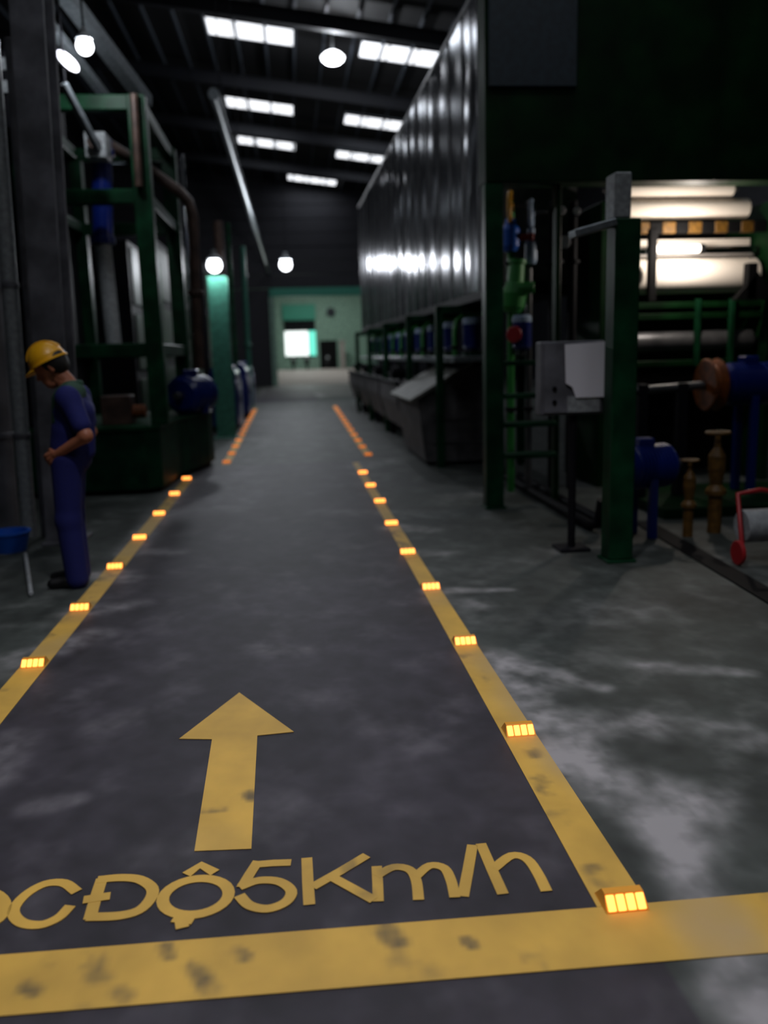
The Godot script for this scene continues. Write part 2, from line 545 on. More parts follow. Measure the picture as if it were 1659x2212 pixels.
# ---------------------------------------------------------------- the building
func build_shell() -> void:
	var f := struct("floor")
	var st := new_st()
	bx2(st, Vector3(-9.2, -0.3, -48), Vector3(13, 0, 8))
	part(f, "floor_slab", st, M.floor)
	# the ramp up to the next bay
	st = new_st()
	slab_side(st, [Vector2(-48, 0), Vector2(-50.2, 0.0), Vector2(-57.5, 0.68), Vector2(-66, 0.68), Vector2(-66, -0.3), Vector2(-48, -0.3)], -4.0, 8.0)
	part(f, "ramp", st, M.pale_concrete)

	var c := struct("ceiling")
	var rb := roof_basis()
	var cols := [[-9.2, 13.0]]
	var zs := []
	for s in SKYLIGHTS:
		zs.append([s[0], s[1]])
	# bands of roof sheet between the skylights
	var rows := [[2.8, [-0.75, 3.66]], [-4.6, [-0.75, 3.66]], [-12.0, [-0.75, 3.66]], [-19.4, [-0.75, 3.66]], [-26.85, [-0.75, 3.66]], [-34.3, [-0.75, 3.66]], [-39.95, [-0.66, 3.63]], [-46.4, [1.47]]]
	var z := 8.0
	for r in rows:
		var za: float = r[0] + SKY_L / 2
		roof_sheet(c, rb, -9.2, 13.0, z, za)
		var x := -9.2
		for xc in r[1]:
			roof_sheet(c, rb, x, xc - SKY_W / 2, za, za - SKY_L)
			x = xc + SKY_W / 2
		roof_sheet(c, rb, x, 13.0, za, za - SKY_L)
		z = za - SKY_L
	roof_sheet(c, rb, -9.2, 13.0, z, -48.2)
	for k in 23:
		var x := -7.83 + 0.833 * k
		st = new_st()
		bx(st, Vector3(x, roof_y(x) - 0.09, -20.1), Vector3(0.07, 0.12, 56.0), rb)
		part(c, "purlin", st, M.purlin)
	for k in 9:
		var zb := -42.0 + 6.0 * k
		st = new_st()
		bx(st, Vector3(1.9, roof_y(1.9) - 0.32, zb), Vector3(22.2, 0.03, 0.22), rb)
		bx(st, Vector3(1.9, roof_y(1.9) - 0.5, zb), Vector3(22.2, 0.34, 0.03), rb)
		bx(st, Vector3(1.9, roof_y(1.9) - 0.68, zb), Vector3(22.2, 0.03, 0.22), rb)
		part(c, "roof_beam", st, M.roof_steel)
	var n := 1
	for s in SKYLIGHTS:
		var w := struct("window_%d" % n)  # includes the added skylights out of view
		n += 1
		for k in 3:
			st = new_st()
			var x: float = s[0] + (k - 1) * SKY_W / 3.0
			bx(st, Vector3(x, roof_y(x) - 0.01, s[1]), Vector3(SKY_W / 3.0 - 0.05, 0.02, SKY_L - 0.04), rb)
			part(w, "pane", st, M.skylight)
		st = new_st()
		for e in [-1.0, 1.0]:
			bx(st, Vector3(s[0], roof_y(s[0]) - 0.02, s[1] + e * SKY_L / 2), Vector3(SKY_W, 0.07, 0.05), rb)
		part(w, "frame", st, M.roof_steel)

	# walls
	var we := struct("wall_end")
	st = new_st()
	bx2(st, Vector3(-9.2, 0, -48.3), Vector3(-0.95, 5.2, -48))
	bx2(st, Vector3(4.6, 0, -48.3), Vector3(13, 5.2, -48))
	part(we, "lower_wall", st, M.cladding)
	for k in 9:
		st = new_st()
		bx2(st, Vector3(-9.2, 5.24 + k * 0.72, -48.3), Vector3(13, 5.24 + (k + 1) * 0.72 - 0.025, -48.02 + 0.02 * (k % 2)))
		part(we, "cladding_panel", st, M.cladding)
	st = new_st()
	bx2(st, Vector3(-1.05, 4.78, -48.35), Vector3(4.7, 5.22, -47.85))
	part(we, "lintel", st, M.teal_sign)
	for x in [-0.95, 4.6]:
		st = new_st()
		bx2(st, Vector3(x - 0.14, 0, -48.35), Vector3(x + 0.14, 4.78, -47.85))
		part(we, "door_jamb", st, M.pale_green_wall)
	for spec in [["wall_left", Vector3(-9.4, 0, -48.3), Vector3(-9.2, 12.4, 8.2)], ["wall_right", Vector3(13, 0, -48.3), Vector3(13.2, 12.4, 8.2)], ["wall_back", Vector3(-9.4, 0, 8), Vector3(13.2, 12.4, 8.2)]]:
		var w := struct(spec[0])
		st = new_st()
		bx2(st, spec[1], spec[2])
		part(w, "wall_sheet", st, M.cladding)
	# the bay beyond the opening
	var wb := struct("wall_bay_end")
	st = new_st()
	bx2(st, Vector3(-4, 0.6, -60.3), Vector3(8, 7, -60))
	part(wb, "wall_sheet", st, M.pale_green_wall)
	for e in [["wall_bay_left", -4.1], ["wall_bay_right", 8.1]]:
		var x: float = e[1]
		st = new_st()
		bx2(st, Vector3(x - 0.1, 0, -60.3), Vector3(x + 0.1, 7, -48.3))
		part(struct(e[0]), "wall_sheet", st, M.pale_green_wall)
	st = new_st()
	bx2(st, Vector3(-4.2, 7, -60.3), Vector3(8.2, 7.2, -48.3))
	part(struct("ceiling_bay"), "bay_ceiling", st, M.cladding)

func slab_side(st: SurfaceTool, prof: Array, x0: float, x1: float) -> void:
	var poly := PackedVector2Array(prof)
	var idx := Geometry2D.triangulate_polygon(poly)
	for e in [[x0, Vector3.LEFT], [x1, Vector3.RIGHT]]:
		for i in range(0, idx.size(), 3):
			var p := []
			for k in 3:
				var q := poly[idx[i + k]]
				p.append(Vector3(e[0], q.y, q.x))
			tri(st, p[0], p[1], p[2], e[1], e[1], e[1])
	var mid := Vector2.ZERO
	for q in poly:
		mid += q / poly.size()
	for i in poly.size():
		var a := poly[i]
		var b := poly[(i + 1) % poly.size()]
		quad_auto(st, Vector3(x0, a.y, a.x), Vector3(x1, a.y, a.x), Vector3(x1, b.y, b.x), Vector3(x0, b.y, b.x), Vector3((x0 + x1) / 2, mid.y, mid.x))

func roof_sheet(c: Node3D, rb: Basis, x0: float, x1: float, z0: float, z1: float) -> void:
	var st := new_st()
	var x := (x0 + x1) / 2
	bx(st, Vector3(x, roof_y(x) + 0.03, (z0 + z1) / 2), Vector3((x1 - x0) / cos(atan(0.127)), 0.06, absf(z1 - z0)), rb, 0.002)
	part(c, "roof_sheet", st, M.roof)

# ---------------------------------------------------------------- painted floor markings
func build_markings() -> void:
	var t := thing("painted_line", "wide yellow line painted across the floor in the foreground", "floor line", Vector3(0, 0, -2))
	var st := new_st()
	slab(st, PackedVector2Array([Vector2(-3.2, -2.165), Vector2(-0.848, -2.122), Vector2(0.784, -2.084), Vector2(1.287, -2.078), Vector2(3.0, -2.05), Vector2(3.0, -1.80), Vector2(1.153, -1.845), Vector2(0.593, -1.86), Vector2(-0.775, -1.896), Vector2(-3.2, -1.97)]), 0, 0.0036)
	part(t, "paint", st, M.line_paint)
	t = thing("painted_line", "long yellow floor line edging the lane on the machine side with the steel dryer", "floor line", Vector3(0.86, 0, -8))
	st = new_st()
	slab(st, PackedVector2Array([Vector2(0.784, -2.086), Vector2(0.93, -2.082), Vector2(0.912, -6.0), Vector2(0.905, -12.4), Vector2(0.815, -12.4), Vector2(0.797, -6.0)]), 0, 0.003)
	part(t, "paint", st, M.line_paint)
	st = new_st()
	slab(st, PackedVector2Array([Vector2(1.06, -13.2), Vector2(1.18, -13.2), Vector2(1.2, -17.3), Vector2(1.33, -27.0), Vector2(1.2, -27.0), Vector2(1.09, -17.3)]), 0, 0.003)
	part(t, "paint", st, M.line_paint)
	t = thing("painted_line", "long yellow floor line edging the lane beside the standing worker", "floor line", Vector3(-1.41, 0, -8))
	st = new_st()
	slab(st, PackedVector2Array([Vector2(-1.48, -2.14), Vector2(-1.345, -2.135), Vector2(-1.345, -6.0), Vector2(-1.37, -11.45), Vector2(-1.49, -11.45), Vector2(-1.48, -6.0)]), 0, 0.003)
	part(t, "paint", st, M.line_paint)
	st = new_st()
	slab(st, PackedVector2Array([Vector2(-1.11, -12.8), Vector2(-0.99, -12.8), Vector2(-1.02, -17.2), Vector2(-1.13, -27.0), Vector2(-1.26, -27.0), Vector2(-1.14, -17.2)]), 0, 0.003)
	part(t, "paint", st, M.line_paint)

	t = thing("painted_arrow", "yellow arrow painted on the dark lane floor pointing ahead", "floor arrow", Vector3(-0.2, 0, -3.2))
	st = new_st()
	slab(st, PackedVector2Array(ARROW), 0, 0.003)
	part(t, "paint", st, M.line_paint)

	t = thing("painted_text", "yellow hand-painted speed limit lettering ending in 5Km/h on the lane floor", "lettering", Vector3(-0.1, 0, -2.4))
	for l in LETTERS:
		st = new_st()
		for k in l[1].size():
			stroke(st, l[1][k], l[2], l[3] and k == 0, 0.003 + 0.0004 * k)
		part(t, l[0], st, M.line_paint)

const ARROW := [Vector2(-0.3183, -3.8473), Vector2(-0.0632, -3.3747), Vector2(-0.2151, -3.3642), Vector2(-0.2015, -2.5262), Vector2(-0.3829, -2.5405), Vector2(-0.4012, -3.3599), Vector2(-0.5385, -3.3870)]
const LETTERS := [
	["letter_o_acute", [[Vector2(-0.9004, -2.3337), Vector2(-0.8961, -2.3130), Vector2(-0.8966, -2.2938), Vector2(-0.9018, -2.2769), Vector2(-0.9112, -2.2630), Vector2(-0.9245, -2.2528), Vector2(-0.9409, -2.2467), Vector2(-0.9596, -2.2448), Vector2(-0.9799, -2.2474), Vector2(-1.0007, -2.2542), Vector2(-1.0212, -2.2650), Vector2(-1.0405, -2.2793), Vector2(-1.0575, -2.2965), Vector2(-1.0715, -2.3158), Vector2(-1.0816, -2.3365), Vector2(-1.0874, -2.3573), Vector2(-1.0884, -2.3774), Vector2(-1.0844, -2.3956), Vector2(-1.0756, -2.4110), Vector2(-1.0624, -2.4226), Vector2(-1.0453, -2.4297), Vector2(-1.0253, -2.4320), Vector2(-1.0036, -2.4292), Vector2(-0.9812, -2.4216), Vector2(-0.9595, -2.4095), Vector2(-0.9397, -2.3937), Vector2(-0.9227, -2.3751), Vector2(-0.9094, -2.3547)], [Vector2(-1.0828, -2.4542), Vector2(-1.0486, -2.4982), Vector2(-0.9815, -2.4530)]], 0.034, true],
	["letter_c", [[Vector2(-0.7150, -2.3826), Vector2(-0.7229, -2.3916), Vector2(-0.7342, -2.4049), Vector2(-0.7474, -2.4184), Vector2(-0.7608, -2.4279), Vector2(-0.7744, -2.4329), Vector2(-0.7891, -2.4353), Vector2(-0.8037, -2.4347), Vector2(-0.8171, -2.4307), Vector2(-0.8297, -2.4227), Vector2(-0.8417, -2.4112), Vector2(-0.8521, -2.3973), Vector2(-0.8603, -2.3824), Vector2(-0.8665, -2.3658), Vector2(-0.8711, -2.3472), Vector2(-0.8731, -2.3285), Vector2(-0.8716, -2.3113), Vector2(-0.8657, -2.2951), Vector2(-0.8563, -2.2794), Vector2(-0.8448, -2.2654), Vector2(-0.8327, -2.2542), Vector2(-0.8194, -2.2459), Vector2(-0.8044, -2.2398), Vector2(-0.7893, -2.2362), Vector2(-0.7757, -2.2353), Vector2(-0.7635, -2.2378), Vector2(-0.7521, -2.2434), Vector2(-0.7419, -2.2509), Vector2(-0.7333, -2.2593), Vector2(-0.7266, -2.2699), Vector2(-0.7214, -2.2828), Vector2(-0.7176, -2.2951), Vector2(-0.7148, -2.3037)]], 0.034, false],
	["letter_d_stroke", [[Vector2(-0.6418, -2.2499), Vector2(-0.6463, -2.3351), Vector2(-0.6483, -2.4259)], [Vector2(-0.6522, -2.4287), Vector2(-0.6416, -2.4292), Vector2(-0.6262, -2.4299), Vector2(-0.6090, -2.4301), Vector2(-0.5926, -2.4289), Vector2(-0.5773, -2.4265), Vector2(-0.5619, -2.4232), Vector2(-0.5469, -2.4183), Vector2(-0.5329, -2.4110), Vector2(-0.5194, -2.4005), Vector2(-0.5063, -2.3876), Vector2(-0.4950, -2.3736), Vector2(-0.4870, -2.3599), Vector2(-0.4829, -2.3464), Vector2(-0.4816, -2.3328), Vector2(-0.4826, -2.3192), Vector2(-0.4850, -2.3062), Vector2(-0.4887, -2.2931), Vector2(-0.4941, -2.2799), Vector2(-0.5012, -2.2680), Vector2(-0.5100, -2.2586), Vector2(-0.5207, -2.2521), Vector2(-0.5333, -2.2477), Vector2(-0.5475, -2.2450), Vector2(-0.5632, -2.2434), Vector2(-0.5829, -2.2437), Vector2(-0.6058, -2.2458), Vector2(-0.6271, -2.2483), Vector2(-0.6418, -2.2499)], [Vector2(-0.6714, -2.3335), Vector2(-0.6140, -2.3399)]], 0.036, false],
	["letter_o_dot", [[Vector2(-0.2574, -2.3052), Vector2(-0.2584, -2.2860), Vector2(-0.2641, -2.2679), Vector2(-0.2741, -2.2515), Vector2(-0.2878, -2.2378), Vector2(-0.3045, -2.2273), Vector2(-0.3235, -2.2204), Vector2(-0.3437, -2.2175), Vector2(-0.3644, -2.2185), Vector2(-0.3845, -2.2236), Vector2(-0.4031, -2.2324), Vector2(-0.4194, -2.2446), Vector2(-0.4326, -2.2597), Vector2(-0.4419, -2.2770), Vector2(-0.4470, -2.2956), Vector2(-0.4474, -2.3148), Vector2(-0.4430, -2.3336), Vector2(-0.4340, -2.3509), Vector2(-0.4206, -2.3659), Vector2(-0.4036, -2.3777), Vector2(-0.3839, -2.3856), Vector2(-0.3623, -2.3891), Vector2(-0.3403, -2.3880), Vector2(-0.3189, -2.3824), Vector2(-0.2993, -2.3725), Vector2(-0.2826, -2.3591), Vector2(-0.2697, -2.3428), Vector2(-0.2612, -2.3245)], [Vector2(-0.3874, -2.4213), Vector2(-0.3543, -2.4597), Vector2(-0.3129, -2.4183)], [Vector2(-0.3966, -2.2075), Vector2(-0.3548, -2.1946)], [Vector2(-0.3815, -2.1956), Vector2(-0.3759, -2.1709)]], 0.036, true],
	["digit_five", [[Vector2(-0.0830, -2.4322), Vector2(-0.1294, -2.4367), Vector2(-0.1797, -2.4371)], [Vector2(-0.1800, -2.4455), Vector2(-0.1995, -2.3899), Vector2(-0.2179, -2.3332)], [Vector2(-0.2198, -2.3313), Vector2(-0.2113, -2.3357), Vector2(-0.1993, -2.3424), Vector2(-0.1852, -2.3485), Vector2(-0.1710, -2.3517), Vector2(-0.1561, -2.3514), Vector2(-0.1401, -2.3490), Vector2(-0.1244, -2.3443), Vector2(-0.1107, -2.3372), Vector2(-0.0985, -2.3269), Vector2(-0.0874, -2.3137), Vector2(-0.0788, -2.2995), Vector2(-0.0740, -2.2860), Vector2(-0.0735, -2.2727), Vector2(-0.0766, -2.2591), Vector2(-0.0823, -2.2464), Vector2(-0.0900, -2.2359), Vector2(-0.1002, -2.2272), Vector2(-0.1131, -2.2199), Vector2(-0.1271, -2.2148), Vector2(-0.1405, -2.2128), Vector2(-0.1538, -2.2145), Vector2(-0.1676, -2.2193), Vector2(-0.1807, -2.2263), Vector2(-0.1921, -2.2344), Vector2(-0.2016, -2.2451), Vector2(-0.2099, -2.2584), Vector2(-0.2166, -2.2712), Vector2(-0.2214, -2.2801)]], 0.034, false],
	["letter_k", [[Vector2(-0.0253, -2.4406), Vector2(-0.0245, -2.3275), Vector2(-0.0224, -2.2232)], [Vector2(0.1556, -2.4285), Vector2(0.0748, -2.3620), Vector2(-0.0044, -2.3016)], [Vector2(0.0468, -2.3378), Vector2(0.1041, -2.2744), Vector2(0.1576, -2.2139)]], 0.034, false],
	["letter_m", [[Vector2(0.1872, -2.3644), Vector2(0.1822, -2.2854), Vector2(0.1760, -2.2090)], [Vector2(0.1877, -2.3262), Vector2(0.1967, -2.3333), Vector2(0.2098, -2.3438), Vector2(0.2245, -2.3538), Vector2(0.2381, -2.3592), Vector2(0.2508, -2.3591), Vector2(0.2636, -2.3554), Vector2(0.2752, -2.3489), Vector2(0.2843, -2.3403), Vector2(0.2904, -2.3296), Vector2(0.2942, -2.3165), Vector2(0.2964, -2.3014), Vector2(0.2976, -2.2843), Vector2(0.2973, -2.2626), Vector2(0.2955, -2.2373), Vector2(0.2934, -2.2142), Vector2(0.2919, -2.1984)], [Vector2(0.3036, -2.3066), Vector2(0.3117, -2.3157), Vector2(0.3234, -2.3292), Vector2(0.3365, -2.3423), Vector2(0.3487, -2.3499), Vector2(0.3601, -2.3508), Vector2(0.3717, -2.3476), Vector2(0.3821, -2.3409), Vector2(0.3901, -2.3317), Vector2(0.3951, -2.3193), Vector2(0.3979, -2.3039), Vector2(0.3992, -2.2867), Vector2(0.4000, -2.2691), Vector2(0.4001, -2.2492), Vector2(0.3990, -2.2272), Vector2(0.3978, -2.2074), Vector2(0.3969, -2.1938)]], 0.032, false],
	["slash", [[Vector2(0.4992, -2.4332), Vector2(0.4602, -2.3092), Vector2(0.4233, -2.1964)]], 0.034, false],
	["letter_h", [[Vector2(0.5299, -2.4364), Vector2(0.5330, -2.3079), Vector2(0.5371, -2.1906)], [Vector2(0.5457, -2.3132), Vector2(0.5575, -2.3241), Vector2(0.5747, -2.3404), Vector2(0.5934, -2.3561), Vector2(0.6096, -2.3652), Vector2(0.6225, -2.3658), Vector2(0.6340, -2.3613), Vector2(0.6439, -2.3528), Vector2(0.6518, -2.3413), Vector2(0.6572, -2.3263), Vector2(0.6605, -2.3077), Vector2(0.6625, -2.2873), Vector2(0.6640, -2.2670), Vector2(0.6651, -2.2449), Vector2(0.6654, -2.2209), Vector2(0.6652, -2.1995), Vector2(0.6652, -2.1849)]], 0.034, false],
]


func ordinal(k: int) -> String:
	return ["nearest", "second", "third", "fourth", "fifth", "sixth", "seventh", "eighth", "ninth", "tenth", "eleventh", "twelfth", "thirteenth", "fourteenth", "fifteenth", "sixteenth", "seventeenth", "eighteenth", "nineteenth", "twentieth", "twenty-first", "twenty-second"][k]

func build_studs() -> void:
	# one stud, in its own coordinates, facing +z
	var body := new_st()
	var w := 0.062
	var d := 0.05
	var top := [Vector3(-w + 0.006, 0.04, 0.012), Vector3(w - 0.006, 0.04, 0.012), Vector3(w - 0.006, 0.04, -0.012), Vector3(-w + 0.006, 0.04, -0.012)]
	var low := [Vector3(-w, 0.0, d), Vector3(w, 0.0, d), Vector3(w, 0.0, -d), Vector3(-w, 0.0, -d)]
	quad(body, top[0], top[1], top[2], top[3], Vector3.UP)
	for i in 4:
		var j := (i + 1) % 4
		quad_auto(body, low[i], low[j], top[j], top[i], Vector3.ZERO)
	var body_mesh := body.commit()
	var lens := new_st()
	bx(lens, Vector3(0, 0.021, 0.0315), Vector3(0.0228, 0.043, 0.006), Basis(Vector3(1, 0, 0), -atan2(0.038, 0.04)), 0.002)
	var lens_mesh := lens.commit()
	var left := [Vector2(-1.412, -4.415), Vector2(-1.415, -5.428), Vector2(-1.412, -6.515), Vector2(-1.41, -7.582), Vector2(-1.416, -8.762), Vector2(-1.432, -10.05), Vector2(-1.444, -11.325)]
	var right := [Vector2(0.86, -2.098), Vector2(0.86, -3.221), Vector2(0.859, -4.344), Vector2(0.853, -5.459), Vector2(0.837, -6.508), Vector2(0.844, -7.685), Vector2(0.861, -8.913), Vector2(0.866, -10.05), Vector2(0.868, -11.2)]
	for k in 12:
		var z := -13.0 - 1.15 * k
		left.append(Vector2(-1.05 - 0.011 * maxf(0, -z - 14.0), z))
		right.append(Vector2(1.12 + 0.011 * maxf(0, -z - 14.0), z - 0.25))
	for side in [[left, "the lane line beside the worker"], [right, "the lane line on the dryer side"]]:
		for k in side[0].size():
			var p: Vector2 = side[0][k]
			var t := thing("painted_glow_stud", "amber reflector road stud with painted glow, %s along %s" % [ordinal(k), side[1]], "road stud", Vector3(p.x, 0.003, p.y), "amber studs along the lane lines")
			var hs := local_part(t, "housing", body_mesh, M.stud_body)
			for q in 4:
				var o := local_part(hs, "painted_glow_lens", lens_mesh, M.stud_painted_glow if p.y > -12.5 else M.dim_stud_painted_glow)  # a reflector, no lamp: its glow is painted in, weaker far off
				o.position.x = (q - 1.5) * 0.0288

# ---------------------------------------------------------------- lamps
func pendant(label: String, at: Vector3, r: float, energy: float, hang_y: float) -> void:
	var t := thing("pendant_lamp", label, "lamp", at, "round lamps")
	var st := new_st()
	lathe(st, at - Vector3(0, r, 0), Vector3.UP, ball(r), 20)
	part(t, "bulb_light", st, M.bulb_light)
	st = new_st()
	lathe(st, at + Vector3(0, r * 0.75, 0), Vector3.UP, [Vector2(r * 0.95, 0), Vector2(r * 0.8, r * 0.35), Vector2(r * 0.35, r * 0.7), Vector2(r * 0.3, r * 1.3), Vector2(0, r * 1.35)], 20)
	part(t, "lamp_cap", st, M.light_grey)
	st = new_st()
	cyl(st, at + Vector3(0, r * 1.9, 0), Vector3(at.x, hang_y, at.z), 0.012, 6)
	part(t, "cord", st, M.black)
	omni("pendant_light", at - Vector3(0, 0.0, 0), energy, Color(0.95, 0.97, 1.0), r * 0.9)

# an unseen dome lamp added to light only the near floor below
func added_shaded_lamp(label: String, at: Vector3, energy: float) -> void:
	var t := thing("added_highbay_lamp", label, "lamp", at)
	var st := new_st()
	lathe(st, at, Vector3.UP, [Vector2(0.26, -0.12), Vector2(0.262, -0.12), Vector2(0.22, 0.05), Vector2(0.12, 0.17), Vector2(0.08, 0.3), Vector2(0, 0.31), Vector2(0, 0.29), Vector2(0.07, 0.28), Vector2(0.11, 0.16), Vector2(0.21, 0.04), Vector2(0.26, -0.12)], 28)
	part(t, "shade", st, M.light_grey)
	st = new_st()
	lathe(st, at - Vector3(0, 0.1, 0), Vector3.UP, ball(0.1), 16)
	part(t, "bulb_light", st, M.bulb_light)
	st = new_st()
	cyl(st, at + Vector3(0, 0.31, 0), Vector3(at.x, roof_y(at.x) - 0.1, at.z), 0.012, 6)
	part(t, "cord", st, M.black)
	var l := SpotLight3D.new()
	l.name = "added_highbay_light"
	l.light_color = Color(0.98, 0.97, 1.0)
	l.light_energy = energy
	l.light_size = 0.1
	l.spot_range = 80.0
	l.spot_attenuation = 2.0
	l.spot_angle = 46.0
	l.spot_angle_attenuation = 1.0
	l.shadow_enabled = true
	add_child(l)
	l.transform = Transform3D(Basis(Vector3(1, 0, 0), -PI / 2), at - Vector3(0, 0.13, 0))

func ball(r: float, n := 12) -> Array:
	var a := []
	for k in n + 1:
		var th := PI * k / n
		a.append(Vector2(r * sin(th), r - r * cos(th)))
	return a

func build_lamps() -> void:
	pendant("round white lamp hanging in the middle of the far aisle", Vector3(-0.058, 4.616, -30), 0.2, 9.0, roof_y(0) - 0.1)
	pendant("round white lamp shining on top of the teal post", Vector3(-1.37, 3.289, -16.9), 0.14, 3.0, 3.08)
	pendant("round white lamp beside the ducts high above the machinery near the grey column", Vector3(-1.917, 4.667, -9.5), 0.085, 1.1, roof_y(-1.9) - 0.1)
	var dc := Vector3(1.52, 9.72, -25.6)
	var dt := thing("pendant_lamp", "wide dome lamp hanging between the two largest skylights", "lamp", dc, "round lamps")
	var ds := new_st()
	lathe(ds, dc, Vector3.UP, [Vector2(0, -0.16), Vector2(0.2, -0.15), Vector2(0.3, -0.08), Vector2(0.33, 0.0), Vector2(0.22, 0.1), Vector2(0.1, 0.16), Vector2(0, 0.16)], 20)
	part(dt, "bulb_light", ds, M.bulb_light)
	ds = new_st()
	cyl(ds, dc + Vector3(0, 0.16, 0), Vector3(dc.x, roof_y(dc.x) - 0.1, dc.z), 0.03, 8)
	part(dt, "stem", ds, M.light_grey)
	omni("dome_light", dc - Vector3(0, 0.3, 0), 6.0, Color(0.95, 0.97, 1.0), 0.1)
	added_shaded_lamp("added shaded high-bay lamp, out of view, hanging above the near end of the lane, over the painted arrow", Vector3(0.1, 6.6, -2.6), 22.0)

# ---------------------------------------------------------------- motors
# an electric motor: axis direction, centre, radius and length
func motor(t: Node3D, c: Vector3, axis: Vector3, r: float, l: float, body: Material, cap: Material, foot_y: float) -> void:
	var a := axis.normalized()
	var st := new_st()
	var prof := [Vector2(0, -l / 2), Vector2(r * 0.75, -l / 2), Vector2(r * 0.96, -l * 0.42)]
	for k in 9:
		var y := -l * 0.38 + l * 0.62 * k / 9.0
		prof.append_array([Vector2(r * 0.93, y), Vector2(r, y + 0.002), Vector2(r, y + l * 0.03), Vector2(r * 0.93, y + l * 0.03 + 0.002)])
	prof.append_array([Vector2(r * 0.96, l * 0.27), Vector2(r * 0.9, l * 0.3), Vector2(0, l * 0.3)])
	lathe(st, c, a, prof, 24)
	part(t, "body", st, body)
	st = new_st()
	lathe(st, c + a * l * 0.3, a, [Vector2(r * 0.98, 0), Vector2(r * 0.98, l * 0.13), Vector2(r * 0.8, l * 0.2), Vector2(0, l * 0.21)], 24)
	var fc := part(t, "fan_cover", st, cap)
	st = new_st()
	cyl(st, c + a * l * 0.505, c + a * l * 0.52, r * 0.3, 12)
	part(fc, "grille", st, M.dark_iron)
	st = new_st()
	cyl(st, c - a * l * 0.5, c - a * (l * 0.5 + r * 0.6), r * 0.2, 10)
	part(t, "shaft", st, M.steel_dull)
	var side := a.cross(Vector3.UP).normalized()
	if absf(a.y) < 0.7:
		st = new_st()
		bx(st, c + Vector3(0, r * 1.05, 0), Vector3(r * 0.7, r * 0.45, r * 0.7))
		part(t, "terminal_box", st, body)
		for s in [-1.0, 1.0]:
			st = new_st()
			var p: Vector3 = c + side * s * r * 0.7
			bx2(st, Vector3(p.x - r * 0.18, foot_y, p.z - r * 0.18), Vector3(p.x + r * 0.18, c.y - r * 0.5, p.z + r * 0.18))
			part(t, "foot", st, body)

func hand_wheel(label: String, c: Vector3, axis: Vector3, R: float, m: Material) -> void:
	var t := thing("hand_wheel", label, "valve wheel", c)
	var st := new_st()
	torus(st, c, axis, R, R * 0.17)
	part(t, "rim", st, m)
	var f := frame_of(axis)
	for k in 4:
		st = new_st()
		var d := f.x * cos(k * PI / 2) + f.z * sin(k * PI / 2)
		cyl(st, c, c + d * R, R * 0.1, 8)
		part(t, "spoke", st, m)
	st = new_st()
	cyl(st, c - f.y * R * 0.25, c + f.y * R * 0.25, R * 0.28, 12)
	part(t, "hub", st, m)
	st = new_st()
	cyl(st, c, c + f.y * R * 1.3, R * 0.09, 8)
	part(t, "stem", st, M.steel_dull)

